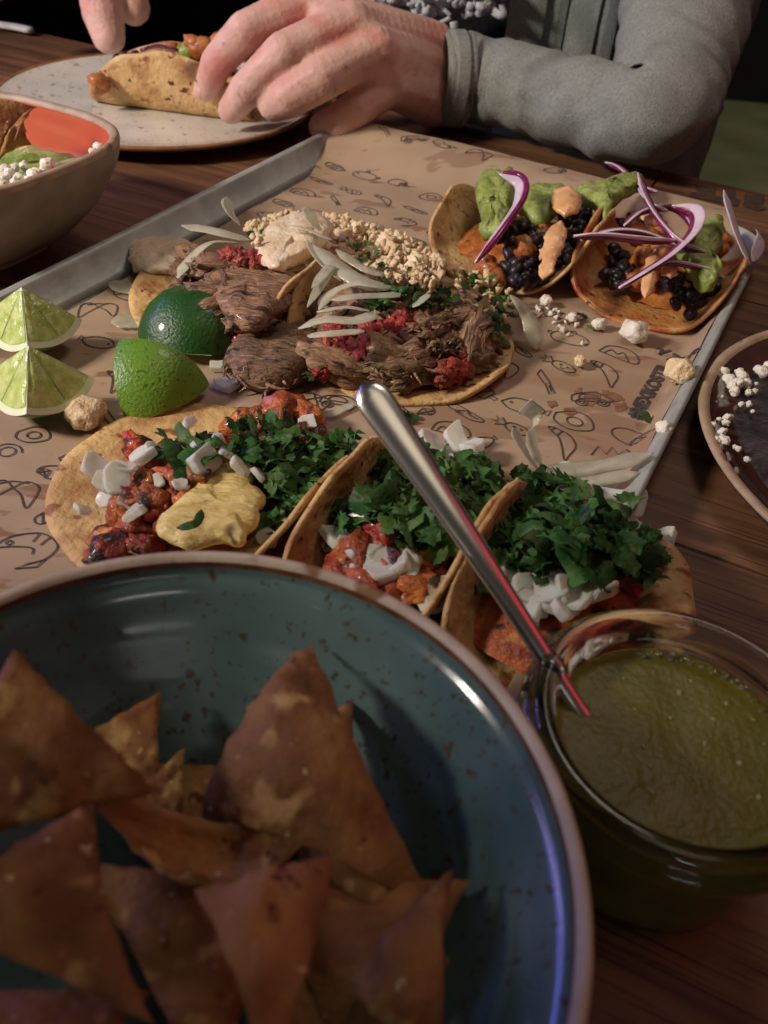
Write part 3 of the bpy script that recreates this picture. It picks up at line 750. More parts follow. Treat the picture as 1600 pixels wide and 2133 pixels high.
# --- near row: marinated pork
uA, vA = uvpt(-.083, .295)
A = make_taco(uA, vA, [(-.066, .010), (-.04, .0068), (0, .006), (.028, .0065), (.047, .014), (.0575, .027), (.0615, .039)], .067,
  'pork taco with a pineapple chunk and diced onion, spread open at the left', MT['tortilla'], 1, (.018, .008, .030, 0, .032), pgroup, MT['pastor'])
B = make_taco(uA+.099, vA-.010, [(-.031, .043), (-.030, .027), (-.021, .012), (0, .0065), (.018, .011), (.027, .026), (.030, .047)], .064,
  'pork taco under chopped cilantro, squeezed between its two neighbours behind the spoon', MT['tortilla'], 2, (.025, 0, .022, 0, .036), pgroup, MT['pastor'])
C = make_taco(uA+.169, vA-.012, [(-.036, .049), (-.034, .030), (-.025, .013), (-.004, .0065), (.016, .013), (.028, .0245), (.046, .0240)], .060,
  'pork taco heaped with cilantro, hanging over the tray edge beside the salsa jar', MT['tortilla'], 3, (.027, -.002, .032, 0, .036), pgroup, MT['pastor'])
# --- middle row: beef
uE, vE = uvpt(.004, .438)
E_ = make_taco(uE, vE, [(-.058, .042), (-.054, .025), (-.042, .010), (-.02, .0065), (.02, .0065), (.048, .008), (.062, .013)], .063,
  'beef taco with red sausage, onion slivers and herbs, behind the spoon handle', MT['tortilla'], 4, (.024, -.004, .030, .006, .032), bgroup, MT['beef'])
uD, vD = uvpt(-.103, .474)
D = make_taco(uD, vD, [(-.060, .013), (-.03, .007), (.016, .0065), (.036, .012), (.049, .028), (.053, .043)], .062,
  'beef taco with a big slice of meat and melted cheese, behind the dark lime wedge', MT['tortilla'], 5, (.026, .006, .030, 0, .032), bgroup, MT['beef'])
# --- far corner: beans and guacamole
uF, vF = uvpt(.080, .580)
Fq = make_taco(uF, vF, [(-.056, .038), (-.050, .020), (-.032, .008), (0, .0065), (.030, .009), (.046, .022), (.053, .045)], .068,
  'bean taco with two scoops of guacamole and an orange cream stripe', MT['tortilla'], 6, (.022, 0, .032, 0, .036), vgroup, MT['potato'])
uG, vG = uvpt(.171, .542)
G = make_taco(uG, vG, [(-.052, .043), (-.048, .021), (-.034, .009), (0, .0065), (.028, .010), (.040, .022), (.046, .034)], .066,
  'bean taco on a red-stained tortilla with red onion rings, against the tray edge', MT['tortilla_saucy'], 7, (.020, .004, .028, .008, .032), vgroup, MT['potato'])

LV = variants(LEAVES, MT['cilantro']); ON = variants(DICE, MT['onion'])
# pork pieces
strew(A, 'pork_piece', PAST, MT['pastor'], [(260, 950), (340, 900), (430, 950), (440, 1050), (330, 1150), (220, 1150)], 30, 11, (-.001, .004), .7, (.5, .95))
strew(A, 'pork_piece', PAST, MT['pastor'], [(440, 880), (640, 860), (700, 930), (640, 1000), (450, 960)], 16, 12, (-.003, .001), .7, (.5, .9))
strew(B, 'pork_piece', PAST, MT['pastor'], [(640, 1150), (720, 1080), (940, 1120), (900, 1240), (800, 1240)], 26, 13, (-.004, .001), .7, (.5, .95))
strew(C, 'pork_piece', PAST, MT['pastor'], [(1100, 1150), (1200, 1120), (1230, 1230), (1130, 1290), (1080, 1240)], 16, 14, (-.006, -.001), .7, (.5, .9))
piece('pork_piece', PAST[2], None, A.root, land(A, 590, 850, .004), Matrix.Rotation(.5, 4, 'Z'), 1.0); piece('pork_piece', PAST[4], None, A.root, land(A, 640, 865, .003), Matrix.Rotation(2.1, 4, 'Z'), .9)
# diced onion: individually placed (px, py, dz, size, spin)
rng = random.Random(5)
for (x, y, dz, s) in [(205, 975, .012, 1.6), (245, 1000, .012, 1.5), (228, 1035, .007, 1.2), (285, 1065, .007, 1.25), (300, 950, .009, 1.3), (172, 1062, .006, .95), (392, 885, .008, 1.1), (425, 960, .010, 1.35), (500, 970, .009, 1.1), (540, 990, .008, .9), (355, 925, .008, .8), (445, 915, .006, 1.0), (375, 1010, .010, .7), (640, 880, .005, 1.0), (585, 1090, .006, 1.1), (560, 1120, .006, 1.0), (262, 975, .013, 1.1), (222, 1005, .012, 1.2), (318, 935, .009, .9), (262, 1045, .007, .9), (470, 945, .010, .9), (410, 935, .009, .8), (600, 905, .008, .8), (330, 1000, .008, .7)]:
    piece('onion_piece', rng.choice(ON), None, A.root, land(A, x, y, dz), rot_rand(rng, .8), s*.82)
for (x, y, dz, s) in [(700, 1120, .004, 1.25), (735, 1090, .004, 1.2), (735, 1180, .0, 1.1), (800, 1190, .003, 1.35), (845, 1180, .002, 1.2), (905, 1240, .004, 1.35), (690, 1055, .004, 1.2), (900, 930, .004, 1.3), (950, 915, .004, 1.3), (985, 930, .004, 1.2), (925, 960, .004, 1.1), (870, 925, .004, 1.0), (720, 1020, .006, 1.1), (770, 1150, .0, 1.0)]:
    piece('onion_piece', rng.choice(ON), None, B.root, land(B, x, y, dz), rot_rand(rng, .6), s)
for (x, y, dz, s) in [(1270, 1040, .003, 1.5), (1320, 1050, .003, 1.45), (1310, 1090, .003, 1.2), (1250, 1070, .004, 1.2), (1360, 1160, .001, 1.1), (1370, 1195, .002, 1.1), (1190, 1230, .002, 1.5), (1235, 1225, .001, 1.4), (1090, 1230, .003, 1.2), (1065, 1200, .003, 1.0), (1110, 1270, .0, 1.1), (1200, 1130, .004, .9), (1180, 990, .004, 1.2), (1380, 1120, .002, .9)]:
    piece('onion_piece', rng.choice(ON), None, C.root, land(C, x, y, dz), rot_rand(rng, .6), s)
# cilantro heaps
strew(A, 'cilantro_leaf', LV, None, [(470, 880), (560, 870), (660, 920), (745, 900), (755, 960), (720, 1020), (600, 1060), (560, 1000), (500, 950)], 165, 21, (.004, .012), .8, (.6, 1.6))
strew(A, 'cilantro_leaf', LV, None, [(330, 920), (400, 900), (470, 920), (470, 960), (400, 980), (340, 960)], 16, 22, (.008, .013), .6, (.6, 1.75))
strew(A, 'cilantro_leaf', LV, None, [(520, 1030), (580, 1030), (620, 1080), (560, 1100)], 10, 23, (.006, .010), .7, (.8, 1.2))
strew(B, 'cilantro_leaf', LV, None, [(760, 960), (830, 930), (1000, 950), (1050, 960), (1030, 1050), (980, 1160), (860, 1130), (780, 1080), (740, 1010)], 200, 24, (.004, .012), .8, (.6, 1.65))
strew(C, 'cilantro_leaf', LV, None, [(1060, 1010), (1120, 980), (1220, 1030), (1330, 1090), (1375, 1130), (1350, 1200), (1250, 1190), (1160, 1180), (1060, 1170), (1040, 1090)], 235, 25, (.004, .013), .8, (.6, 1.75))
piece('cilantro_leaf', LV[1], None, C.root, land(C, 1340, 1205, .008), rot_rand(rng, .4), 1.9); piece('cilantro_leaf', LV[2], None, C.root, land(C, 1310, 1045, .012), rot_rand(rng, .3), 1.5)
piece('cilantro_leaf', LV[3], None, C.root, land(C, 1200, 1010, .010), rot_rand(rng, .5), 1.7); piece('cilantro_leaf', LV[0], None, B.root, land(B, 985, 985, .012), rot_rand(rng, .5), 1.5)
strew(B, 'cilantro_leaf', LV, None, [(770, 930), (850, 920), (860, 1000), (780, 1100), (690, 1130), (700, 1040)], 60, 26, (.002, .010), .8, (.8, 1.3))
strew(C, 'cilantro_leaf', LV, None, [(1075, 985), (1120, 990), (1100, 1100), (1050, 1200), (1020, 1220), (1040, 1100)], 50, 27, (.004, .010), .8, (.8, 1.3))
strew(A, 'cilantro_leaf', LV, None, [(560, 900), (700, 930), (745, 930), (690, 1050), (600, 1120), (560, 1040)], 50, 29, (.004, .010), .8, (.8, 1.3))
strew(C, 'onion_piece', ON, None, [(1060, 1190), (1130, 1180), (1240, 1200), (1230, 1260), (1120, 1290), (1050, 1250)], 12, 30, (-.002, .004), .7, (.9, 1.5))
strew(B, 'onion_piece', ON, None, [(640, 1130), (720, 1060), (760, 1150), (880, 1180), (900, 1260), (780, 1220)], 14, 28, (-.002, .003), .7, (.7, 1.2))
# pineapple chunk with its bit of herb
pz = land(A, 440, 1060, .004).z
lump('pineapple_chunk', [(330, 1100), (352, 1080), (380, 1052), (410, 1030), (412, 1005), (450, 982), (492, 984), (520, 1002), (528, 1030), (552, 1052), (536, 1078), (540, 1100), (515, 1112), (505, 1140), (455, 1132), (400, 1146), (345, 1130)], pz, .0062, MT['pineapple'], A.root, 3, rough=.0022)
strip('cilantro_leaf', [(368, 1100, pz+.013), (395, 1095, pz+.014), (412, 1085, pz+.013), (420, 1062, pz+.014)], .0042, MT['cilantro'], A.root, th=.0005, curl=.4)
# corn cob slice beside the pork
strip('corn_piece', [(570, 852, .013), (600, 850, .014), (632, 855, .013)], .008, MT['pineapple'], A.root, th=.004, curl=.3, taper=.2, rib=1)

# --- beef tacos
strew(D, 'beef_piece', BEEF, MT['beef'], [(370, 560), (430, 510), (560, 560), (640, 590), (560, 690), (480, 680)], 22, 31, (-.002, .004), .5, (.9, 1.5))
lump('beef_slice', [(425, 590), (470, 545), (560, 555), (640, 580), (600, 640), (530, 690), (470, 660)], .026, .010, MT['beef'], D.root, 7, rough=.0030)
strew(D, 'sausage_piece', CHOR, MT['chorizo'], [(470, 530), (540, 530), (540, 550), (480, 555)], 6, 32, (.004, .007)); strew(D, 'sausage_piece', CHOR, None, [(490, 660), (520, 655), (530, 720), (500, 720)], 6, 33, (.0, .004)); strew(D, 'sausage_piece', CHOR, None, [(550, 620), (600, 620), (600, 660), (555, 660)], 5, 34, (.004, .007))
lump('cheese_melt', [(530, 540), (560, 490), (630, 460), (690, 480), (660, 530), (600, 560), (570, 570)], .036, .008, MT['whitesauce'], D.root, 5, rough=.003)
lump('cheese_melt', [(270, 520), (320, 505), (400, 520), (380, 560), (330, 575), (280, 560)], .010, .006, MT['whitesauce'], D.root, 6, rough=.0035)
strew(E_, 'beef_piece', BEEF, MT['beef'], [(640, 640), (760, 590), (900, 600), (1000, 660), (1000, 720), (900, 790), (800, 800), (700, 780)], 44, 35, (-.003, .003), .6, (.6, 1.75))
lump('beef_slice', [(470, 770), (520, 710), (600, 690), (660, 720), (640, 790), (560, 815), (500, 800)], .008, .013, MT['beef'], E_.root, 9, rough=.0030)
strew(E_, 'sausage_piece', CHOR, MT['chorizo'], [(630, 650), (700, 680), (760, 690), (900, 640), (880, 690), (800, 740), (700, 760), (640, 700)], 34, 36, (.002, .006)); strew(E_, 'sausage_piece', CHOR, None, [(910, 750), (970, 740), (980, 770), (920, 790)], 9, 37, (.0, .004)); strew(E_, 'sausage_piece', CHOR, None, [(660, 745), (690, 735), (700, 780), (665, 790)], 5, 38, (.0, .004))
SH_ = variants(SHRED, MT['beef'])
strew(D, 'beef_shred', SH_, None, [(425, 590), (470, 545), (560, 550), (640, 585), (600, 650), (530, 690), (470, 665)], 60, 131, (.006, .011), .35, (.6, 1.2))
strew(E_, 'beef_shred', SH_, None, [(470, 770), (520, 710), (600, 690), (660, 720), (640, 790), (560, 815), (500, 800)], 55, 132, (.001, .006), .35, (.6, 1.2))
strew(E_, 'beef_shred', SH_, None, [(760, 680), (880, 650), (990, 640), (1010, 700), (900, 780), (780, 790)], 80, 133, (.003, .009), .6, (.7, 1.4))
def crumble(T, name, poly, n, seed, m, dz=(.006, .011), s=(.6, 1.5)):
    """crumbs too many to tell apart: one mesh"""
    rng = random.Random(seed); xs = [p[0] for p in poly]; ys = [p[1] for p in poly]; bm = bmesh.new(); k = 0
    while k < n:
        x, y = rng.uniform(min(xs), max(xs)), rng.uniform(min(ys), max(ys))
        if not in_poly(x, y, poly): continue
        p = land(T, x, y, rng.uniform(*dz)) if T else on_paper(x, y)+Vector((0, 0, .0012))
        f = len(bm.verts); bm.from_mesh(rng.choice(CRUMB)); bm.verts.ensure_lookup_table(); mt = Matrix.Translation(p) @ rot_rand(rng, 3) @ Matrix.Scale(rng.uniform(*s), 4)
        for v in bm.verts[f:]: v.co = mt @ v.co
        k += 1
    me = bpy.data.meshes.new(name); bm.to_mesh(me); bm.free()
    o = put(name, me, m, T.root if T else None); o['kind'] = 'stuff'; return o
crumble(E_, 'cheese_crumbs', [(640, 450), (720, 450), (860, 500), (930, 560), (900, 600), (780, 570), (680, 540), (620, 490)], 800, 41, MT['crumb'], (.006, .018), (.3, 1.5))
CC = variants([rnd_blob(140+i, .0052, .0046, .0038, .45, 2.2, 3, .35, 6) for i in range(4)], MT['crumb'])
strew(E_, 'cheese_clump', CC, None, [(640, 455), (720, 455), (850, 505), (920, 560), (880, 590), (780, 560), (680, 530)], 34, 141, (.010, .016), 1.0, (.5, 1.5))
crumble(D, 'cheese_crumbs', [(510, 470), (600, 440), (660, 450), (600, 500), (530, 510)], 200, 42, MT['crumb'], (.008, .014), (.6, 1.3))
crumble(E_, 'herb_crumbs', [(940, 560), (1040, 570), (1080, 620), (1040, 680), (960, 640)], 90, 43, MT['crumb'], (.004, .009), (.6, 1.3))
strew(E_, 'cilantro_leaf', LV, None, [(760, 600), (860, 590), (940, 600), (940, 640), (860, 640), (780, 640)], 34, 44, (.008, .013), .7, (.7, 1.2))
strew(E_, 'cilantro_leaf', LV, None, [(960, 570), (1050, 590), (1075, 650), (1050, 710), (1000, 700), (970, 640)], 48, 45, (.003, .010), .7, (.7, 1.25))
strew(E_, 'cilantro_leaf', LV, None, [(630, 760), (660, 760), (650, 790), (635, 790)], 3, 46, (.004, .006), .3, (1.0, 1.3)); strew(E_, 'cilantro_leaf', LV, None, [(790, 690), (830, 690), (830, 720), (800, 720)], 7, 47, (.006, .009), .7, (.7, 1.1)); strew(D, 'cilantro_leaf', LV, None, [(520, 480), (560, 480), (550, 520), (520, 510)], 7, 48, (.010, .014), .7, (.6, 1.0)); strew(E_, 'cilantro_leaf', LV, None, [(700, 500), (850, 500), (900, 570), (760, 560)], 14, 49, (.018, .021), .7, (.4, .7))
# onion slivers over the beef tacos
for pts, wd, kw in [
    ([(378, 470, .045), (430, 478, .046), (480, 490, .045), (520, 500, .043)], .0085, {}), ([(472, 410, .060), (478, 440, .055), (500, 470, .049)], .008, dict(lean=.5)),
    ([(370, 580, .030), (395, 540, .036), (440, 505, .040), (500, 505, .042)], .008, dict(lean=.3)), ([(640, 430, .052), (650, 460, .050), (664, 480, .049)], .009, dict(lean=.4)),
    ([(650, 510, .047), (700, 555, .046), (760, 590, .044), (820, 600, .042)], .012, dict(curl=.25, rib=1)), ([(640, 500, .048), (668, 545, .047), (710, 585, .045)], .006, dict(lean=.4)), ([(600, 470, .049), (640, 478, .050), (690, 500, .049)], .006, dict(lean=.3)), ([(700, 520, .049), (752, 556, .047), (800, 575, .045)], .007, dict(curl=.2)), ([(650, 600, .046), (690, 555, .048), (640, 640, .040)], .006, {})]:
    strip('onion_sliver', pts, wd, MT['onion_thin'], D.root, **kw)
for pts, wd, kw in [
    ([(665, 645, .038), (690, 610, .042), (740, 592, .045), (790, 600, .045)], .008, dict(curl=.2, lean=.3)), ([(622, 685, .034), (680, 668, .040), (740, 670, .041), (785, 650, .040)], .015, dict(curl=.25, rib=1, lean=.35)), ([(640, 700, .036), (690, 695, .040), (760, 690, .040)], .009, dict(curl=.2, lean=.2)), ([(660, 650, .042), (720, 640, .044), (770, 648, .043)], .006, dict(lean=.3)),
    ([(690, 625, .043), (740, 618, .045), (810, 615, .043), (835, 612, .042)], .006, {}), ([(1062, 615, .030), (1092, 648, .022), (1112, 690, .014), (1118, 728, .006)], .012, dict(curl=.25)),
    ([(860, 640, .042), (880, 625, .044), (890, 612, .044)], .006, dict(lean=.4))]:
    strip('onion_sliver', pts, wd, MT['onion_thin'], E_.root, **kw)

# --- bean tacos
BN = variants(BEANS, MT['bean'])
strew(Fq, 'black_bean', BN, None, [(1040, 480), (1100, 460), (1140, 480), (1150, 560), (1120, 600), (1060, 580), (1040, 530)], 42, 51, (.002, .007), .9); strew(Fq, 'black_bean', BN, None, [(1180, 430), (1250, 420), (1240, 490), (1190, 540), (1150, 560)], 40, 52, (.002, .007), .9)
strew(Fq, 'sweet_potato_cube', POTA, MT['potato'], [(1000, 540), (1050, 560), (1040, 590), (1005, 575)], 5, 53, (.0, .003)); strew(Fq, 'sweet_potato_cube', POTA, None, [(1080, 490), (1140, 480), (1140, 520), (1090, 530)], 5, 54, (.002, .005))
lump('guacamole_scoop', [(992, 400), (1020, 375), (1060, 380), (1075, 410), (1060, 450), (1040, 500), (1010, 490), (1000, 450)], .034, .012, MT['guac'], Fq.root, 11, rough=.0045)
lump('guacamole_scoop', [(1080, 420), (1120, 405), (1180, 410), (1170, 440), (1130, 470), (1085, 450)], .032, .010, MT['guac'], Fq.root, 12, rough=.0028)
lump('guacamole_scoop', [(1200, 410), (1250, 400), (1320, 378), (1328, 400), (1280, 430), (1255, 470), (1240, 440), (1210, 430)], .034, .010, MT['guac'], Fq.root, 13, rough=.0028)
def dollop(pts, rad, parent, name='cream_drizzle'):
    o = strip(name, [(a, b, c-.002) for a, b, c in pts], rad*1.45, MT['cream'], parent, th=rad*.32, curl=.2, taper=.2, n=10)
    me = o.data
    for v in me.vertices: v.co.z += .0016*noise.noise(v.co*210) ; v.co.x += .0012*noise.noise(v.co*190+Vector((7, 0, 0)))
    return o
dollop([(1185, 392, .048), (1180, 420, .048), (1178, 450, .046)], .0125, Fq.root); dollop([(1170, 462, .045), (1158, 490, .045), (1150, 520, .043), (1125, 540, .040)], .0085, Fq.root); dollop([(1150, 520, .043), (1140, 555, .040), (1130, 582, .036)], .0058, Fq.root)
strew(G, 'black_bean', BN, None, [(1250, 530), (1290, 510), (1310, 560), (1300, 630), (1265, 600)], 18, 55, (.002, .006), .9); strew(G, 'black_bean', BN, None, [(1390, 580), (1450, 560), (1490, 600), (1450, 660), (1400, 640)], 26, 56, (.0, .005), .9); strew(G, 'black_bean', BN, None, [(1280, 450), (1330, 440), (1340, 480), (1290, 490)], 10, 57, (.004, .007), .9)
strew(G, 'sweet_potato_cube', POTA, None, [(1310, 460), (1380, 450), (1400, 560), (1350, 620), (1310, 560)], 16, 58, (.0, .004), .7, (.9, 1.4)); strew(G, 'sweet_potato_cube', POTA, None, [(1480, 480), (1510, 490), (1500, 530), (1480, 520)], 4, 59, (.004, .007))
lump('guacamole_scoop', [(1410, 540), (1440, 500), (1490, 470), (1500, 510), (1480, 560), (1490, 600), (1470, 610), (1440, 590)], .028, .011, MT['guac'], G.root, 14, rough=.0030)
dollop([(1390, 540, .040), (1392, 560, .038), (1398, 580, .036)], .007, G.root); dollop([(1365, 520, .040), (1356, 570, .038), (1345, 622, .031)], .0062, G.root); dollop([(1350, 450, .043), (1362, 470, .042)], .007, G.root)
def red_ring(pts, wd, parent, lean=.9, name='red_onion_sliver'):
    o = strip(name, pts, wd, MT['redonion'], parent, th=.0016, curl=.12, lean=lean, taper=.18)
    # purple skin along the outer edge
    P = [Vector(q) for q in catmull([at(*p) for p in pts], 8)]; V = []
    N = len(P); Q = []
    for i, q in enumerate(P):
        t = (P[min(i+1, N-1)]-P[max(i-1, 0)]).normalized(); s = t.cross(Vector((0, 0, 1))).normalized(); nn = s.cross(t).normalized()
        s = s*math.cos(lean)+nn*math.sin(lean); f = i/(N-1); k = max(.06, min(1, min(f, 1-f)/.18))**.55
        Q.append(q - s*(wd*.42*k))
    V, Fc = tube(Q, [.0021*max(.3, min(1, min(i+1, N-i)/4)) for i in range(N)], 8, 1.0)
    reg(o); build('purple_skin', V, Fc, MT['redskin'], o)
    return o
red_ring([(1210, 500, .044), (1280, 480, .047), (1350, 486, .046), (1420, 515, .042)], .006, G.root, .5); red_ring([(1300, 470, .044), (1340, 440, .048), (1400, 430, .047), (1440, 470, .044), (1430, 520, .040)], .006, G.root, .8); red_ring([(1360, 560, .040), (1400, 545, .042), (1470, 560, .038), (1510, 580, .032)], .006, G.root, .6); red_ring([(1330, 392, .050), (1350, 420, .050), (1390, 440, .048)], .006, G.root, .6)
red_ring([(1040, 362, .058), (1082, 380, .056), (1080, 420, .052), (1040, 480, .046), (990, 548, .036)], .009, Fq.root, -.7)
red_ring([(1195, 492, .050), (1260, 490, .052), (1340, 498, .050), (1410, 502, .047)], .011, G.root, .6); red_ring([(1328, 360, .066), (1345, 410, .060), (1375, 460, .054), (1420, 505, .048), (1470, 525, .044)], .008, G.root, .7)
red_ring([(1290, 600, .042), (1340, 570, .045), (1400, 530, .048), (1448, 480, .050), (1450, 440, .052), (1400, 428, .052)], .009, G.root, .8); red_ring([(1260, 338, .034), (1290, 350, .036), (1330, 385, .040), (1370, 400, .040)], .006, Fq.root, .5)
strip('onion_sliver', [(1508, 396, .060), (1524, 450, .050), (1540, 500, .040), (1562, 552, .030)], .010, MT['redonion'], G.root, lean=.5); strip('onion_sliver', [(1576, 480, .034), (1585, 500, .032), (1566, 545, .030)], .010, MT['redonion'], G.root, lean=.7)
# ------------------------------------------------------------------ lime wedges
def lime(center, corners, dark, label, R=None):
    c = Vector(center); e = [(Vector(p)-c) for p in corners]
    Rr = R or sum(x.length for x in e)/3; e = [x.normalized() for x in e]
    root = thing('lime_wedge', (c.x, c.y, .005), label, 'lime', 'lime wedges on the tray')
    def sph(a, b, g):
        d = e[0]*a+e[1]*b+e[2]*g; d.normalize(); return d
    n = 14; V, Fc, idx = [], [], {}
    for i in range(n+1):
        for j in range(n+1-i):
            k = n-i-j; d = sph(i/n, j/n, k/n); idx[i, j] = len(V)
            V.append(c + d*Rr*(1+.004*noise.noise(d*9)))
    for i in range(n):
        for j in range(n-i):
            Fc.append((idx[i, j], idx[i+1, j], idx[i, j+1]))
            if i+j < n-1: Fc.append((idx[i+1, j], idx[i+1, j+1], idx[i, j+1]))
    nrm = sum(e, Vector())
    v0, v1, v2 = (Vector(V[q]) for q in Fc[0])
    if (v1-v0).cross(v2-v0).dot(nrm) < 0: Fc = [f[::-1] for f in Fc]
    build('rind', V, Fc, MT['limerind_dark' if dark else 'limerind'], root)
    cen = c + nrm.normalized()*Rr*.45
    for a, b in ((0, 1), (1, 2), (2, 0)):
        # each cut face: pith border, then one fleshy segment standing a little proud
        m = 16; rim = [(e[a]*math.cos(t)+e[b]*math.sin(t)).normalized() if False else (e[a]*(1-q)+e[b]*q).normalized() for q in [k/m for k in range(m+1)] for t in [0]]
        fn = e[a].cross(e[b]).normalized()
        if fn.dot(cen-c) > 0: fn = -fn
        Vp = [c] + [c+d*Rr for d in rim] + [c+d*Rr*.90 for d in rim]; Fp = []
        for k in range(m):
            Fp.append((1+k, 2+k, m+3+k, m+2+k)); Fp.append((0, m+2+k, m+3+k))
        build('pith', Vp, Fp, MT['limepith'], root, smooth=False)
        for (q0, q1) in ((.02, .495), (.505, .98)):
            Vf, Ff = [], []; mm = 10
            for rr, hh in ((.06, 0.0001), (.12, .0004), (.5, .0006), (.84, .0005), (.895, .0001)):
                for k in range(mm+1):
                    q = q0+(q1-q0)*k/mm; d = (e[a]*(1-q)+e[b]*q).normalized()
                    eh = hh*(1 if 1 < k < mm-1 else .45)
                    Vf.append(c + d*Rr*rr + fn*(eh + .0003*noise.noise(d*40+Vector((rr*20, 0, 0))) + .0001))
            for i in range(4):
                for k in range(mm): p = i*(mm+1)+k; Ff.append((p, p+1, p+mm+2, p+mm+1))
            build('flesh_segment', Vf, Ff, MT['limeflesh'], root)
    return root
def dirs(c, R, E): return [Vector(c)+Vector(e).normalized()*R for e in E]
lc = at(60, 720, .0405); lime(lc, dirs(lc, .034, [(.76, .24, -.62), (.14, -.80, -.58), (-.78, .12, -.6)]), False, 'pale lime wedge at the left edge, cut faces up, in front of the other', .034)
lc = at(45, 598, .0405); lime(lc, dirs(lc, .034, [(.76, .24, -.62), (.26, -.78, -.58), (-.78, .12, -.6)]), False, 'pale lime wedge at the left edge, the one farther back, against the tray wall', .034)
def rind_out(P):
    P = [Vector(p) for p in P]; n = (P[1]-P[0]).cross(P[2]-P[0]).normalized(); cam_p = Vector((0, 0, H))
    g = sum(P, Vector())/3
    if n.dot(cam_p-g) < 0: n = -n
    L = ((P[0]-P[1]).length+(P[1]-P[2]).length+(P[2]-P[0]).length)/3
    return g - n*(L/math.sqrt(6)*1.0), P
c, P = rind_out([at(250, 712, .032), at(266, 872, .0055), at(448, 800, .010)]); lime(c, P, False, 'bright green lime wedge with rind towards the camera, lying before the dark one')
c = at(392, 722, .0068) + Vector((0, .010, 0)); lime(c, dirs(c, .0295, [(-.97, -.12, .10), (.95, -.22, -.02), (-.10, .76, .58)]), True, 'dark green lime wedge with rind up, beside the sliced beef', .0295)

# ------------------------------------------------------------------ loose bits on the sheet
def loose(name, me, m, px, py, s, label, cat, dz=.002, seed=0, group=None):
    rng = random.Random(seed); c = me.copy(); c.materials.clear(); c.materials.append(m)
    zmin = min(v.co.z for v in c.vertices)*s
    o = piece(name, c, None, None, on_paper(px, py)+Vector((0, 0, .0004 - zmin)), Matrix.Rotation(rng.uniform(0, 6), 4, 'Z'), s)
    return tag(o, label, cat, group)
BIGC = [rnd_blob(120+i, .0085, .0078, .0068, .28, 1.7, 3, .10, 6) for i in range(4)]
loose('crackling_crumb', BIGC[0], MT['crumb'], 186, 888, 1.05, 'golden crackling crumb in front of the lime wedges', 'crumb', seed=1)
loose('cheese_crumb', BIGC[1], MT['cheese'], 1316, 716, .95, 'pale cheese crumb in front of the red-stained taco', 'crumb', seed=2)
loose('cheese_crumb', BIGC[2], MT['crumb'], 1408, 800, 1.0, 'pale crumb beside the printed lettering at the tray edge', 'crumb', seed=3)
loose('cheese_crumb', BIGC[3], MT['crumb'], 1205, 765, .45, 'tiny yellow crumb beside the printed pineapple', 'crumb', seed=4)
loose('cheese_crumb', BIGC[0], MT['cheese'], 1245, 688, .55, 'small pale crumb with a herb scrap, under the bean tacos', 'crumb', seed=5)
loose('cheese_crumb', BIGC[1], MT['cheese'], 1135, 640, .5, 'small pale crumb at the foot of the guacamole taco', 'crumb', seed=6)
loose('cheese_crumb', BIGC[2], MT['cheese'], 1378, 905, .5, 'white crumb below the lettering by the tray rim', 'crumb', seed=7)
loose('cheese_crumb', BIGC[3], MT['cheese'], 1190, 672, .4, 'speck of cheese left of the herb scrap below the bean tacos', 'crumb', seed=8)
loose('onion_piece', DICE[2], MT['onion'], 472, 808, 1.0, 'lone onion cube between the lime wedges and the beef', 'onion', seed=9)
loose('onion_piece', DICE[3], MT['onion'], 455, 770, .8, 'onion scrap tucked behind the bright lime wedge', 'onion', seed=10)
loose('cilantro_leaf', LEAVES[3], MT['cilantro'], 862, 878, 1.0, 'single cilantro leaf right of the spoon handle', 'herb', seed=11)
loose('cilantro_leaf', LEAVES[5], MT['cilantro'], 1356, 880, 1.1, 'cilantro scrap at the foot of the printed lettering', 'herb', seed=12)
loose('cilantro_leaf', LEAVES[1], MT['cilantro'], 1232, 690, .9, 'cilantro scrap before the red-stained taco', 'herb', seed=13)
loose('cilantro_leaf', LEAVES[2], MT['cilantro'], 1208, 662, .8, 'cilantro scrap below the gap between the bean tacos', 'herb', seed=14)
def zp(px, py, dz=.002): 
    return (px, py, on_paper(px, py).z+dz)
for pts, wd, lab, kw in [
    ([zp(225, 588), zp(262, 600), zp(310, 612)], .012, 'flat onion sliver on the paper behind the dark lime wedge', {}), ([zp(232, 672), zp(280, 668), zp(330, 675)], .016, 'wide onion sliver on the paper left of the dark lime wedge', {}),
    ([(1108, 832, .048), (1104, 880, .034), (1110, 930, .024), (1128, 975, .018)], .011, 'upright white onion sliver behind the right pork taco', dict(lean=.6, curl=.3)), ([(1068, 890, .028), (1090, 935, .022), (1122, 980, .016)], .008, 'thin white onion sliver leaning left of the upright one', dict(lean=.5)),
    ([(1120, 985, .018), (1200, 978, .017), (1280, 965, .019), (1362, 944, .024)], .010, 'long white onion sliver reaching the tray rim', dict(curl=.2, rib=1)), ([(1160, 1010, .016), (1240, 1000, .016), (1330, 985, .020)], .009, 'second long onion sliver below the one at the rim', dict(curl=.2, rib=1)),
    ([zp(680, 868), zp(712, 852), zp(738, 842)], .005, 'thin lilac onion shred left of the spoon end', {})]:
    tag(strip('onion_sliver', pts, wd, MT['onion_thin'], None, **kw), lab, 'onion', 'loose onion slivers')
st = crumble(None, 'cheese_crumbs', [(1110, 640), (1180, 650), (1240, 690), (1210, 720), (1140, 680), (1090, 660)], 26, 61, MT['cheese'], s=(.4, 1.0)); st['label'] = 'fine cheese crumbs strewn below the bean tacos'; st['category'] = 'crumbs'

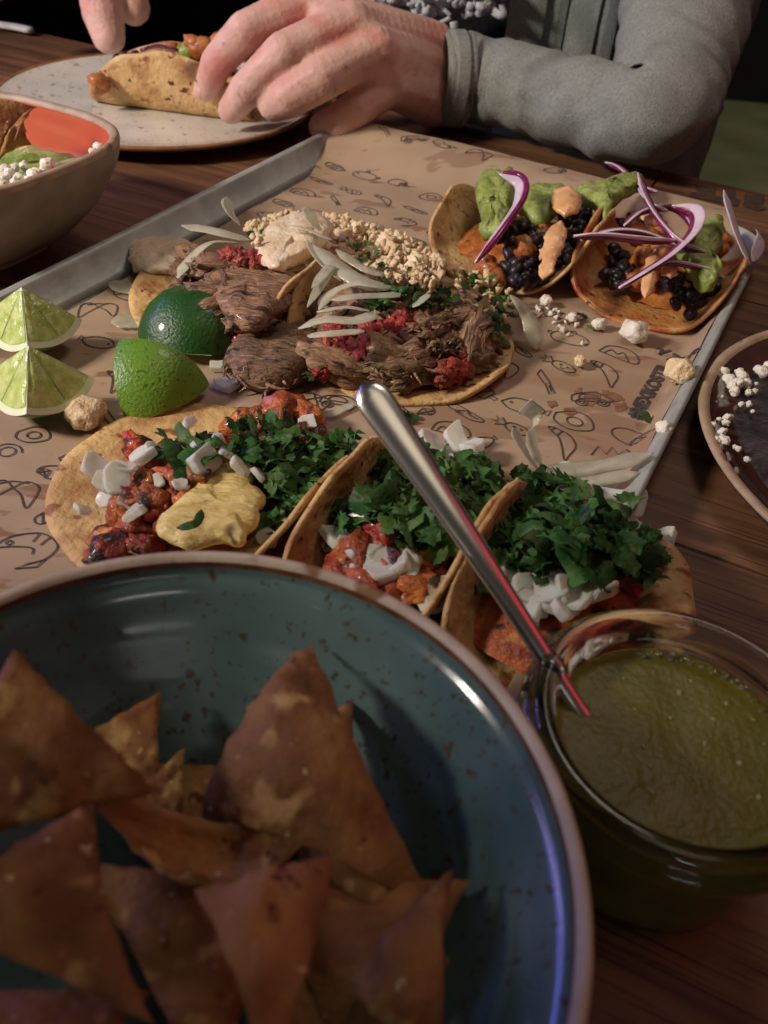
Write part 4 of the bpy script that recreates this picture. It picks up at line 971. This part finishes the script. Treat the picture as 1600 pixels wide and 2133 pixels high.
# ------------------------------------------------------------------ jar of green salsa and its spoon
JC = Vector((.0907, .1494, 0))
jar = thing('salsa_jar', JC, 'round clear glass jar with a thick rim, right of the chip bowl', 'jar')
outer = [(0.0, .0012), (.026, .0012), (.031, .0004), (.0345, .002), (.0365, .006), (.0378, .020), (.0384, .040), (.0395, .0465), (.0430, .0490), (.0462, .0505), (.0470, .0530), (.0466, .0560), (.0450, .0568),
         (.0440, .0575), (.0438, .0592), (.0420, .0606), (.0400, .0610), (.0380, .0600), (.0368, .0570), (.0357, .0500), (.0353, .040), (.0348, .020), (.0335, .0085), (.030, .0052), (.0, .0048)]
V, Fc = lathe(outer, 96, JC.x, JC.y); build('glass_body', V, Fc, MT['glass'], jar)
ZS = .0475
sv = thing('salsa_verde', (JC.x, JC.y, .006), 'green tomatillo salsa with seeds filling the glass jar', 'salsa')
prof = [(0.0, .0046), (.0303, .0050), (.0338, .0085), (.0351, .020), (.0356, .040), (.0359, ZS-.001), (.0360, ZS+.0012), (.0345, ZS)] + [(.0338*(1-k/14), ZS) for k in range(1, 15)]
V, Fc = lathe(prof, 80, JC.x, JC.y)
V = [(x, y, z + (.0004*noise.noise(Vector((x*90, y*90, 2))) if z > ZS-.0006 else 0)) for x, y, z in V]
build('salsa', V, Fc, MT['salsa'], sv)
rng = random.Random(77)
seedm = rnd_blob(200, .0010, .0009, .0004, .1, 1, 1)
for (x, y) in [(1416, 1443), (1397, 1495), (1487, 1498), (1570, 1500), (1300, 1413), (1250, 1437), (1281, 1463), (1323, 1478), (1515, 1467), (1340, 1555), (1352, 1597), (1592, 1550), (1470, 1550), (1355, 1650), (1480, 1620), (1540, 1590), (1440, 1420), (1240, 1520), (1580, 1660), (1290, 1590)]:
    piece('seed', seedm, MT['seed'], sv, at(x, y, ZS), rot_rand(rng, .6), rng.uniform(.45, 1.25))
bub = rnd_blob(201, .0007, .0007, .0005, .05, 1, 2)
for k in range(34):
    a = math.radians(rng.uniform(22, 100)); rr = rng.uniform(.0325, .0345)
    piece('bubble', bub, MT['glass'], sv, Vector((JC.x+rr*math.cos(a), JC.y+rr*math.sin(a), ZS+.0008+rng.uniform(0, .0012))), None, rng.uniform(.6, 1.5))
# spoon: leans on the left of the rim, its bowl down in the salsa
S0, S1 = at(757, 800, .110), at(1200, 1470, ZS)
ax = (S1-S0).normalized(); Lh = (S1-S0).length
side = ax.cross(Vector((0, 0, 1))).normalized(); nn = side.cross(ax).normalized()
spoon = thing('teaspoon', S1 - Vector((0, 0, .03)), 'shiny steel teaspoon standing in the salsa, handle across the tacos', 'spoon')
V, Fc = [], []; n = 60; ks = 20; tot = Lh+.048
cd = Vector((0, 0, H))-(S0+S1)/2; cd = (cd-ax*cd.dot(ax)).normalized()
n2 = (nn*.45+cd*.55).normalized(); s2 = ax.cross(n2).normalized()
for i in range(n+1):
    d = tot*i/n; f = d/Lh
    hw = np.interp(d, [0, .0012, .004, .009, .04, .08, Lh, Lh+.008, Lh+.016, Lh+.030, Lh+.042, tot], [.0014, .0042, .0059, .0062, .0048, .0034, .0027, .0034, .0085, .0120, .0085, .0012])
    ht = np.interp(d, [0, .003, .03, .09, Lh, tot], [.0007, .0011, .0013, .0016, .0014, .0007])
    sag = .004*math.sin(math.pi*min(1, f))*.6 - (.005*math.sin(math.pi*min(1, max(0, (d-Lh-.006)/.042))))
    q = S0 + ax*d + n2*sag
    for k in range(ks):
        a = 2*math.pi*k/ks; cx_, sy = math.cos(a), math.sin(a)
        V.append(q + s2*(hw*math.copysign(abs(cx_)**.8, cx_)) + n2*(ht*math.copysign(abs(sy)**.8, sy) + (.0009*(1-cx_*cx_) if sy > 0 else -.0002*(1-cx_*cx_))))
for i in range(n):
    for k in range(ks): a = i*ks+k; b = i*ks+(k+1) % ks; Fc.append((a, b, b+ks, a+ks))
Fc.append(tuple(range(ks-1, -1, -1))); Fc.append(tuple(range(n*ks, (n+1)*ks)))
build('handle', V, Fc, MT['steel'], spoon)

# ------------------------------------------------------------------ teal bowl of chips
ZB = .085; BC = Vector((-.233*H*(1-ZB/H), .494*H*(1-ZB/H), 0)); BR = .5195*H*(1-ZB/H)
bowl = thing('chip_bowl', (BC.x, BC.y, 0), 'deep teal stoneware bowl with a pale brown rim, full of chips', 'bowl')
ins = [(0.0, .0095), (.018, .0098), (.032, .0135), (.046, .0235), (.0585, .038), (.0705, .054), (.0795, .0668), (.0842, .0756), (.0870, .0786), (.0877, .0812)]
k = BR/.0915
inside = catmull([(r*k, z) for r, z in ins], 5)
V, Fc = lathe(inside.tolist(), 128, BC.x, BC.y); build('inner_glaze', V, Fc, MT['teal'], bowl)
edgep = [(.0877*k, .0812), (.0878*k, .0822), (.0879*k, .0832)]
V, Fc = lathe(edgep, 128, BC.x, BC.y)
V = [(x, y, z + .0007*noise.noise(Vector((x*160, y*160, 0)))*(i < 128)) for i, (x, y, z) in enumerate(V)]
build('glaze_edge', V, Fc, MT['tealedge'], bowl)
rimp = [(.0879*k, .0832), (.0886*k, .0845), (.0898*k, .0850), (.0909*k, .0846), (.0915*k, .0834), (.0914*k, .0815)]
V, Fc = lathe(rimp, 128, BC.x, BC.y); build('rim', V, Fc, MT['tealrim'], bowl)
outp = catmull([(.0914*k, .0815), (.0868*k, .070), (.0768*k, .053), (.064*k, .034), (.050*k, .017), (.041*k, .008), (.038*k, .006), (.038*k, .0005), (.033*k, .0003), (.0, .0003)], 3)
V, Fc = lathe(outp.tolist(), 96, BC.x, BC.y); build('outer_wall', V, Fc, MT['teal'], bowl)

def chip(P, bend, seed, label, m=None, th=.0011, parent=None, tag_it=True, bend2=0.0, group='tortilla chips in the teal bowl'):
    P = [Vector(p) for p in P]; nrm = (P[1]-P[0]).cross(P[2]-P[0]).normalized()
    if nrm.dot(Vector((0, 0, H))-P[0]) < 0: nrm = -nrm
    n = 16; idx = {}; top = []
    L = max((P[0]-P[1]).length, (P[1]-P[2]).length, (P[2]-P[0]).length)
    for i in range(n+1):
        for j in range(n+1-i):
            a, b, g = i/n, j/n, (n-i-j)/n
            # soften the corners and let the sides waver
            mn = min(a, b, g); q = P[0]*a+P[1]*b+P[2]*g
            k = (a*b+b*g+g*a)*3
            q += nrm*(L*(bend*1.55*k + .16*math.sin(seed*1.7)*(b-g)*(1-a) + .10*math.cos(seed*2.9)*(a-g)*b + bend2*(b-g)**2))
            ctr = (P[0]+P[1]+P[2])/3; q += (ctr-q)*(.10*(1-27*a*b*g)*(.35+.65*k)*(1.2+.6*math.cos(seed*2.1)))
            q += nrm*(.0032*noise.noise(Vector((a*3+seed, b*3, g*3))) + .0010*noise.noise(Vector((a*11, b*11+seed, g*11))))
            if mn < .02: q += ((P[0]+P[1]+P[2])/3-q)*(.07*noise.noise(Vector((a*7, b*7, seed+g*7))))
            idx[i, j] = len(top); top.append(q)
    nt = len(top); V = top+[q-nrm*th for q in top]; Fc = []
    for i in range(n):
        for j in range(n-i):
            Fc.append((idx[i, j], idx[i+1, j], idx[i, j+1])); Fc.append((nt+idx[i, j], nt+idx[i, j+1], nt+idx[i+1, j]))
            if i+j < n-1:
                Fc.append((idx[i+1, j], idx[i+1, j+1], idx[i, j+1])); Fc.append((nt+idx[i+1, j], nt+idx[i, j+1], nt+idx[i+1, j+1]))
    bd = [idx[i, 0] for i in range(n+1)] + [idx[n-j, j] for j in range(1, n+1)] + [idx[0, n-i] for i in range(1, n)]
    for i in range(len(bd)):
        a, b = bd[i], bd[(i+1) % len(bd)]; Fc.append((a, nt+a, nt+b, b))
    o = build('tortilla_chip', V, Fc, m or MT['chip'], parent)
    if tag_it: tag(o, label, 'chip', group)
    return o
chip([at(28, 1345, .100), at(335, 1650, .074), at(-230, 1800, .080)], .10, 1, 'bright golden chip standing highest at the left of the teal bowl')
chip([at(335, 1438, .056), at(120, 1560, .048), at(340, 1690, .040)], .06, 2, 'dark pointed chip behind the bright one in the teal bowl')
chip([at(388, 1550, .052), at(250, 1660, .046), at(390, 1760, .040)], .05, 3, 'small dark chip tip just right of the pointed one')
chip([at(650, 1334, .070), at(430, 1720, .054), at(915, 1900, .062)], .16, 4, 'large brown chip with a sharp tip rising in the middle of the bowl')
chip([at(738, 1430, .054), at(900, 1960, .050), at(600, 1820, .036)], .20, 5, 'ochre chip tucked right behind the large sharp-tipped chip')
chip([at(120, 1560, .082), at(706, 1662, .078), at(408, 1872, .084)], -.20, 6, 'curved chip with upturned corners bridging the middle of the bowl')
chip([at(400, 1850, .086), at(712, 1768, .082), at(545, 2280, .072)], .16, 7, 'long triangular chip pointing down in front of the curved one')
chip([at(945, 1804, .072), at(740, 2060, .058), at(930, 2290, .062)], .14, 8, 'narrow upright chip near the right wall of the bowl')
chip([at(-200, 1920, .080), at(205, 1668, .088), at(330, 2150, .078)], .13, 9, 'broad brown chip at the lower left of the bowl')
chip([at(320, 2060, .072), at(-200, 2050, .070), at(120, 2450, .066)], .10, 10, 'shadowed chip at the very bottom left corner')
chip([at(170, 1800, .060), at(600, 1850, .058), at(440, 2330, .054)], .08, 11, 'dark chip lying deep between the two long chips')
chip([at(500, 1840, .052), at(985, 1850, .054), at(760, 2380, .046)], .12, 12, 'deep-lying chip in shadow below the large sharp-tipped chip')
chip([at(412, 1618, .046), at(450, 1700, .040), at(370, 1710, .038)], .1, 13, 'curled chip fragment low in the middle of the bowl')
chip([at(200, 1580, .038), at(760, 1600, .034), at(480, 2050, .036)], .05, 14, 'chip on the bowl floor, seen through the gap in the middle')
chip([at(430, 1900, .046), at(960, 2000, .044), at(640, 2450, .044)], .10, 15, 'dark chip under the narrow upright one at the bottom')
chip([at(-330, 1420, .112), at(-40, 1640, .098), at(-380, 1900, .090)], .12, 17, 'unseen tall chip of the pile just outside the left edge of the picture')  # three unseen chips, kept to shade the middle of the bowl
chip([at(-420, 1700, .118), at(-60, 1850, .104), at(-330, 2150, .090)], .12, 18, 'second unseen tall chip of the pile outside the left edge of the picture')
chip([at(-350, 2000, .114), at(-20, 2120, .100), at(-260, 2500, .088)], .12, 19, 'third unseen tall chip of the pile at the lower left, outside the picture')

# ------------------------------------------------------------------ orange bowl with guacamole
OC = Vector((-.278, .527, 0)); ang0 = math.radians(20)
def sq(a):
    a = a-ang0+math.pi/4; p = 3.0
    return 1.0/((abs(math.cos(a))**p+abs(math.sin(a))**p)**(1/p))
ob = thing('guacamole_bowl', OC, 'square orange-glazed bowl with a clay rim at the left edge', 'bowl')
ko = .082
oin = catmull([(0, .012), (.03, .0125), (.055, .020), (.072, .036), (.080, .055), (.0835, .0675)], 5)
V, Fc = lathe([(r*ko/.0835*.97, z) for r, z in oin.tolist()], 128, OC.x, OC.y, sq); build('inner_glaze', V, Fc, MT['orange'], ob)
r0 = ko*.97
V, Fc = lathe([(r0, .0675), (r0+.0006, .0695), (r0+.002, .0707), (r0+.0042, .0707), (r0+.0056, .0695), (r0+.0058, .0670)], 128, OC.x, OC.y, sq); build('rim', V, Fc, MT['stonerim'], ob)
oo = catmull([(r0+.0058, .0670), (r0+.0030, .055), (r0-.008, .034), (r0-.026, .014), (r0-.042, .004), (r0-.045, .0005), (0.0, .0005)], 4)
V, Fc = lathe(oo.tolist(), 128, OC.x, OC.y, sq); build('outer_wall', V, Fc, MT['stone'], ob)
gm = []; Fg = []; ng, na = 16, 64
for i in range(ng+1):
    for kk in range(na):
        a = 2*math.pi*kk/na; q = i/ng; rr = ko*.86*q*sq(a)
        x, y = OC.x+rr*math.cos(a), OC.y+rr*math.sin(a)
        sl = (x-OC.x)*.06 - (y-OC.y)*.14
        gm.append((x, y, .0525 + sl + .005*noise.noise(Vector((x*45, y*45, 1))) + .003*noise.noise(Vector((x*130, y*130, 4))) - .010*max(0, q-.9)*10*.4))
for i in range(ng):
    for kk in range(na): a = i*na+kk; b = i*na+(kk+1) % na; Fg.append((a, a+na, b+na, b))
gu = build('guacamole', gm, Fg, MT['guac']); tag(gu, 'chunky green guacamole filling the near side of the orange bowl', 'guacamole')
rng = random.Random(9)
CH = variants(BIGC, MT['cheese'])
for kk, (x, y) in enumerate([(95, 350), (80, 362), (70, 368), (40, 372), (30, 380), (12, 372), (50, 345), (20, 362), (5, 388), (45, 385), (62, 378), (8, 352), (205, 310), (195, 318), (100, 342), (30, 350)]):
    o = piece('cheese_crumb', rng.choice(CH), None, None, at(x, y, .062 if x < 150 else .061), rot_rand(rng, 1), rng.uniform(.32, .55))
    tag(o, 'small white cheese crumb on the guacamole in the orange bowl', 'cheese', 'cheese crumbs on the guacamole')
chip([aty(-90, 190, .555), aty(74, 214, .560), aty(2, 352, .535)], .20, 21, 'round-edged chip stuck in the guacamole of the orange bowl', group='chips in the orange bowl')
chip([aty(70, 222, .545), aty(62, 300, .535), aty(-6, 346, .530)], .16, 22, 'folded chip edge leaning right in the orange bowl', group='chips in the orange bowl')

# ------------------------------------------------------------------ far plate with a half-moon taco
PC = Vector((-.238, .830, 0))
pl = thing('dinner_plate', PC, 'speckled off-white plate with a brown rim under the hand', 'plate')
V, Fc = lathe(catmull([(0, .006), (.06, .0062), (.105, .0085), (.130, .0125), (.1385, .0150)], 5).tolist(), 128, PC.x, PC.y); build('glazed_top', V, Fc, MT['plate'], pl)
V, Fc = lathe([(.1385, .0150), (.1400, .0160), (.1420, .0160), (.1432, .0146), (.1425, .0130), (.132, .0085)], 128, PC.x, PC.y); build('rim', V, Fc, MT['platerim'], pl)
V, Fc = lathe([(.132, .0085), (.10, .0030), (.085, .0006), (0, .0006)], 96, PC.x, PC.y); build('underside', V, Fc, MT['stone'], pl)
T0, T1 = at(198, 208, .010), at(520, 250, .010)
Td = (T1-T0); Td.z = 0; Td.normalize(); Tn = Vector((-Td.y, Td.x, 0)); Tc = (T0+T1)/2; Tc.z = 0
ft = thing('taco', Tc, 'folded half-moon taco held by the hand on the far plate', 'taco')
tortilla('tortilla', ft, Tc + Tn*.012, [(-.019, .060), (-.0185, .042), (-.016, .022), (-.009, .0105), (0, .0085), (.009, .012), (.015, .028), (.019, .058)], .078, MT['tortilla'], 9, U_=Tn, V_=-Td)
class Q: pass
def ftp(px, py, y): return aty(px, py, y)
rng = random.Random(31)
for (x, y, m_, mm, s) in [(208, 170, POTA, 'potato', 1.1), (205, 185, POTA, 'potato', .9), (250, 125, BN, None, 1.3), (268, 122, BN, None, 1.3), (280, 118, BN, None, 1.3), (260, 130, BN, None, 1.2), (240, 132, BN, None, 1.1), (305, 128, POTA, 'guac', .9), (318, 122, POTA, 'guac', .8), (395, 108, POTA, 'guac', 1.2), (420, 100, POTA, 'potato', 1.6), (455, 98, POTA, 'potato', 1.7), (405, 92, POTA, 'potato', 1.2), (380, 115, POTA, 'guac', 1.1), (440, 115, POTA, 'cream', 1.0), (355, 110, POTA, 'potato', 1.2), (470, 110, POTA, 'potato', 1.4)]:
    mesh_ = variants([rng.choice(m_)], MT[mm])[0] if mm else rng.choice(m_)
    nm = 'black_bean' if mm is None else {'guac': 'guacamole_bit', 'potato': 'sweet_potato_cube', 'cream': 'cream_drop'}[mm]
    piece(nm, mesh_, None, ft, aty(x, y, Tc.y-.01 if x < 215 else Tc.y+.015), rot_rand(rng, 1), s)
strip('red_onion_sliver', [(292, 105, .066), (330, 97, .068), (372, 106, .065)], .010, MT['redskin'], ft, lean=.5, th=.003)

# ------------------------------------------------------------------ dark dish of beans at the right edge
rp = [at(1460, 880, .018), at(1480, 760, .018), at(1600, 683, .018), at(1500, 975, .018), at(1600, 1078, .018), at(1535, 720, .018)]
Am = np.array([[2*p.x, 2*p.y, 1] for p in rp]); bb = np.array([p.x**2+p.y**2 for p in rp]); so = np.linalg.lstsq(Am, bb, rcond=None)[0]
RC = Vector((so[0], so[1], 0)); RR = math.sqrt(so[2]+so[0]**2+so[1]**2)
rd = thing('bean_dish', RC, 'dark glazed dish of black beans with a tan rim at the right edge', 'dish')
V, Fc = lathe(catmull([(0, .007), (RR*.6, .008), (RR*.85, .012), (RR-.006, .017)], 6).tolist(), 128, RC.x, RC.y); build('inner_glaze', V, Fc, MT['darkplate'], rd)
V, Fc = lathe([(RR-.006, .017), (RR-.0045, .0182), (RR-.0015, .0186), (RR+.0002, .0175), (RR-.0008, .0160)], 128, RC.x, RC.y); build('rim', V, Fc, MT['stonerim'], rd)
V, Fc = lathe(catmull([(RR-.0008, .0160), (RR-.006, .010), (RR-.020, .003), (RR-.035, .0004), (0.0, .0004)], 4).tolist(), 96, RC.x, RC.y)
MT['navy'] = pm('dark_blue_glaze', (.02, .018, .05), (.035, .03, .075), 40, .14, coat=.7); build('outer_wall', V, Fc, MT['navy'], rd)
MT['mash'] = pm('refried_black_beans', (.012, .008, .010), (.032, .020, .022), 60, .45, bump=.5, bscale=160, coat=.2)
V, Fc = lathe(catmull([(0, .0170), (RR*.4, .0168), (RR*.72, .0150), (RR*.84, .0125), (RR*.87, .0110)], 6).tolist(), 96, RC.x, RC.y)
V = [(x, y, z+.0016*noise.noise(Vector((x*60, y*60, 5)))) for x, y, z in V]
tag(build('mashed_beans', V, Fc, MT['mash']), 'smooth dark mashed beans spread in the dish at the right edge', 'beans')
rng = random.Random(12)
for x, y, s in [(1520, 790, 1.0), (1535, 800, 1.1), (1548, 785, .9), (1530, 815, .8), (1510, 775, .8), (1590, 775, 1.1), (1598, 765, .9), (1580, 770, .7), (1560, 818, .6), (1572, 815, .5), (1545, 842, .45), (1560, 842, .5), (1568, 857, .35), (1515, 870, .7), (1512, 880, .6), (1498, 873, .35), (1485, 885, .5), (1505, 900, .75), (1508, 918, .9), (1495, 918, .6), (1538, 935, .5), (1530, 930, .3), (1557, 957, .5), (1485, 795, .3), (1575, 800, .4), (1540, 775, .7), (1527, 802, .9), (1555, 800, .8), (1505, 826, .25), (1525, 868, .3)]:
    o = piece('cheese_crumb', rng.choice(CH), None, None, at(x, y, .0165), rot_rand(rng, 1), s*.42)
    tag(o, 'small white cheese crumb on the dark beans at the right edge', 'cheese', 'cheese crumbs on the bean dish')

# ------------------------------------------------------------------ the person opposite
def remeshed(name, parts, voxel, smooth_it, m, parent, factor=.5):
    """one continuous surface out of overlapping tapered capsules"""
    bm = bmesh.new()
    def cap(p0, r0, p1, r1, flat=None):
        p0, p1 = Vector(p0), Vector(p1); d = (p1-p0)
        n = max(2, int(d.length/min(r0, r1)*2.2)+1)
        for i in range(n+1):
            f = i/n; q = p0+d*f; r = r0+(r1-r0)*f
            f0 = len(bm.verts)
            bmesh.ops.create_icosphere(bm, subdivisions=2, radius=r, matrix=Matrix.Translation(q))
    for a in parts: cap(*a)
    me = bpy.data.meshes.new(name); bm.to_mesh(me); bm.free()
    ob = bpy.data.objects.new(name, me); col.objects.link(ob)
    md = ob.modifiers.new('r', 'REMESH'); md.mode = 'VOXEL'; md.voxel_size = voxel
    sm = ob.modifiers.new('s', 'SMOOTH'); sm.iterations = smooth_it; sm.factor = factor
    dg = bpy.context.evaluated_depsgraph_get(); me2 = bpy.data.meshes.new_from_object(ob.evaluated_get(dg))
    bpy.data.objects.remove(ob)
    me2.polygons.foreach_set('use_smooth', [True]*len(me2.polygons))
    me2.materials.clear()
    return me2
J = dict(wl=(.012, .842, .030), wm=(.010, .850, .046), wu=(.004, .856, .062),
 iM=(-.100, .804, .100), iP=(-.144, .770, .086), iD=(-.170, .774, .060), iT=(-.182, .784, .037),
 mM=(-.062, .788, .092), mP=(-.110, .746, .078), mD=(-.140, .748, .049), mT=(-.158, .764, .0265),
 rM=(-.040, .782, .078), rP=(-.080, .738, .064), rD=(-.104, .736, .049), rT=(-.118, .744, .040),
 pM=(-.024, .792, .050), pP=(-.052, .762, .037), pD=(-.066, .755, .027), pT=(-.079, .759, .021),
 tM=(-.050, .860, .062), tP=(-.105, .850, .056), tT=(-.150, .822, .042))
parts = []
def fin(names, rad):
    for a, b, r0, r1 in zip(names, names[1:], rad, rad[1:]): parts.append((J[a], r0, J[b], r1))
fin(['iM', 'iP', 'iD', 'iT'], [.0195, .0160, .0138, .0112]); fin(['mM', 'mP', 'mD', 'mT'], [.0200, .0168, .0148, .0116])
fin(['rM', 'rP', 'rD', 'rT'], [.0185, .0178, .0164, .0140]); fin(['pM', 'pP', 'pD', 'pT'], [.0165, .0158, .0150, .0128]); fin(['tM', 'tP', 'tT'], [.015, .0115, .009])
for a in ('iM', 'mM', 'rM', 'pM'):
    w_ = {'iM': 'wu', 'mM': 'wu', 'rM': 'wm', 'pM': 'wl'}[a]; parts.append((J[w_], .028, J[a], .0195))
for a, b in (('iM', 'mM'), ('mM', 'rM'), ('rM', 'pM')): parts.append((J[a], .0190, J[b], .0185))
parts += [(J['wl'], .027, J['wu'], .028), (J['tM'], .018, J['wu'], .024), (J['wm'], .028, J['mM'], .021), (J['wl'], .026, J['rM'], .020), (J['pM'], .018, J['wm'], .026)]
wr0 = Vector(J['wm'])
sp = [wr0+Vector((.008, -.003, -.001)), at(1000, 168, .043), at(1120, 194, .044), at(1260, 228, .047), at(1360, 238, .054), aty(1395, 160, .80), aty(1420, 60, .86), aty(1440, -80, .93)]
SH = Vector((.33, .98, .42)); SR = Vector((-.12, 1.12, .42)); ER = Vector((-.40, 1.02, .20))
arm = [wr0]+sp[1:]+[SH]
parts += [(a, .027, b, .027) for a, b in zip(arm, arm[1:])] + [(SH, .05, SR, .05), (SR, .042, ER, .036)]
# right hand, lowered towards the table at the far left
q0, q1, q2, q3 = aty(150, -120, .95), aty(205, -30, .935), aty(215, 30, .925), aty(226, 76, .915)
parts += [(ER, .03, q0, .03), (q0, .026, q1, .0215), (q1, .0215, q2, .0205), (q2, .0205, q3, .0165), (q0+Vector((.035, .02, 0)), .022, q2+Vector((.024, .02, .004)), .017), (q0, .02, aty(60, -60, .95), .018), (aty(60, -60, .95), .014, aty(-20, -22, .94), .012)]
person = thing('person', (.10, 1.10, -.75), 'person in a grey jacket holding the taco on the far plate', 'person')
body = put('body', remeshed('body', parts, .0019, 3, None, None), MT['skin'], person)
def nail(tip, prev, nrm, wd, ln):
    tip, prev = Vector(J[tip]), Vector(J[prev]); t = (tip-prev).normalized(); n = Vector(nrm); n = (n-t*n.dot(t)).normalized(); s = t.cross(n)
    V, Fc = [], []
    for i in range(7):
        f = i/6*2-1
        for k_ in range(7):
            g = k_/6*2-1; ww = wd*math.sqrt(max(.05, 1-max(0, abs(f)-.2)**2*1.2))
            V.append(tip + t*(ln*f+.0012) + s*(ww*g) + n*(.0117 - .0032*g*g - .0010*f))
    for i in range(6):
        for k_ in range(6): a = i*7+k_; Fc.append((a, a+1, a+8, a+7))
    build('fingernail', V, Fc, MT['nail'], body)
nail('iT', 'iD', (-.55, -.75, .55), .0066, .0075)

def sleeve_mesh(path, rad, seed, seg=44, sub=14, flat=.9, wr=.0030, freq=1.0):
    P = catmull(path, sub); N = len(P); rr = np.interp(np.linspace(0, len(rad)-1, N), range(len(rad)), rad)
    V, Fc = [], []
    P = [Vector(p) for p in P]; L = 0
    for i, p in enumerate(P):
        t = (P[min(i+1, N-1)]-P[max(i-1, 0)]).normalized(); s = t.cross(Vector((0, 0, 1)))
        s.normalize(); u = s.cross(t).normalized()
        if i: L += (P[i]-P[i-1]).length
        for k_ in range(seg):
            a = 2*math.pi*k_/seg
            w_ = wr*(noise.noise(Vector((L*38*freq + .9*math.sin(a+seed), a*.55, seed))) + .6*noise.noise(Vector((L*85*freq+1.4*math.sin(a*1.0+1), math.cos(a)*1.2, seed+4)))) 
            r = rr[i] + w_
            q = p + s*(math.cos(a)*r) + u*(math.sin(a)*r*flat)
            if q.z < .0012 and q.y < 1.0: q.z = .0012
            V.append(q)
    for i in range(N-1):
        for k_ in range(seg): a = i*seg+k_; b = i*seg+(k_+1) % seg; Fc.append((a, b, b+seg, a+seg))
    return V, Fc
V, Fc = sleeve_mesh(sp, [.043, .040, .039, .040, .043, .047, .054, .060], 3, wr=.0055)
jacket = build('jacket_sleeve', V, Fc, MT['grey'], person)
# cuff: a doubled band a little back from the wrist
dcf = (sp[1]-sp[0]).normalized(); cp = [sp[0]-dcf*.003, sp[0]+dcf*.006, sp[0]+dcf*.016]
V, Fc = sleeve_mesh(cp, [.0400, .0448, .0440], 3, wr=.0016); build('cuff', V, Fc, MT['grey'], jacket)
# torso in a dark shirt, the jacket hanging open over it
TC = Vector((.13, 1.10, 0))
def torso(r_x, r_y, a0, a1, z0, z1, seed, na=60, nz=40, wrk=.006, th=None):
    V, Fc = [], []
    for j in range(nz+1):
        z = z0+(z1-z0)*j/nz
        for i in range(na+1):
            a = math.radians(a0+(a1-a0)*i/na)
            w_ = wrk*(noise.noise(Vector((a*3.5+seed, z*7, 1)))+.5*noise.noise(Vector((a*9, z*16+a*4, seed))))
            V.append(TC + Vector(((r_x+w_)*math.cos(a), (r_y+w_)*math.sin(a), z)))
    for j in range(nz):
        for i in range(na): a = j*(na+1)+i; Fc.append((a, a+1, a+na+2, a+na+1))
    return V, Fc
V, Fc = torso(.20, .125, 0, 360, -.35, .5, 2); build('shirt', V, Fc, MT['black'], person)
V, Fc = torso(.222, .150, 258, 372, -.30, .5, 5, wrk=.010); jk = build('jacket_front', V, Fc, MT['grey'], person)
for a0, a1, rr_, m_ in ((257, 266, .1545, 'grey'), (269.5, 271.5, .1525, 'greydark'), (272.5, 279, .1545, 'grey'), (281, 283.5, .1525, 'greydark')):
    V, Fc = torso(rr_+.072, rr_, a0, a1, -.30, .5, 5, na=8, wrk=.010); build('placket' if m_ == 'grey' else 'seam', V, Fc, MT[m_], jk)
# frayed edge of pale cotton over the shirt
rng = random.Random(4)
fr = []
def fray_tube(pts, r):
    V, Fc = tube([Vector(q) for q in catmull(pts, 5)], r, 7); build('frayed_thread', V, Fc, MT['fray'], person)
for k_ in range(34):
    x = rng.uniform(770, 900); y = rng.uniform(-30, 40) + (x-770)*.22; yy = .925
    fray_tube([aty(x+rng.uniform(-20, 20), y+rng.uniform(-22, 22), yy+rng.uniform(-.012, .012)) for _ in range(4)], rng.uniform(.0015, .0045))
for k_ in range(40):
    x = rng.uniform(880, 1060); y = rng.uniform(-40, 22); yy = .93
    fray_tube([aty(x+rng.uniform(-16, 16), y+rng.uniform(-14, 14), yy+rng.uniform(-.012, .012)) for _ in range(4)], rng.uniform(.002, .005))
fray_tube([aty(925, 20, .92), aty(938, 35, .92), aty(915, 50, .92), aty(918, 66, .92)], .002); fray_tube([aty(945, 45, .92), aty(945, 65, .92), aty(930, 85, .925)], .004); fray_tube([aty(880, 50, .915), aty(915, 62, .915), aty(950, 84, .918)], .005)

# ------------------------------------------------------------------ dark seat and far table things behind
seat = thing('chair', (.62, 1.25, -.75), 'black chair corner behind the table at the right', 'chair')
put('seat', box(0, 0, 0, .42, .40, .05, .012), MT['black'], seat, Matrix.Translation((.66, 1.20, -.28)) @ Matrix.Rotation(.5, 4, 'Z'))
put('backrest', box(0, 0, 0, .42, .04, .42, .012), MT['black'], seat, Matrix.Translation((.74, 1.38, -.05)) @ Matrix.Rotation(.5, 4, 'Z'))
for dx, dy in ((-.17, -.16), (.17, -.16), (-.17, .16), (.17, .16)):
    put('leg', box(0, 0, 0, .035, .035, .45, .003), MT['black'], seat, Matrix.Translation((.66+dx, 1.20+dy, -.525)))
V, Fc = tube([Vector(q) for q in catmull([at(-60, 42, .006), at(0, 52, .006), at(40, 58, .006), at(66, 64, .006)], 6)], [.007]*18+[.004], 10, .5)
tag(build('folded_napkin', V, Fc, MT['napkin']), 'rolled pale napkin at the far edge of the table, top left', 'napkin')
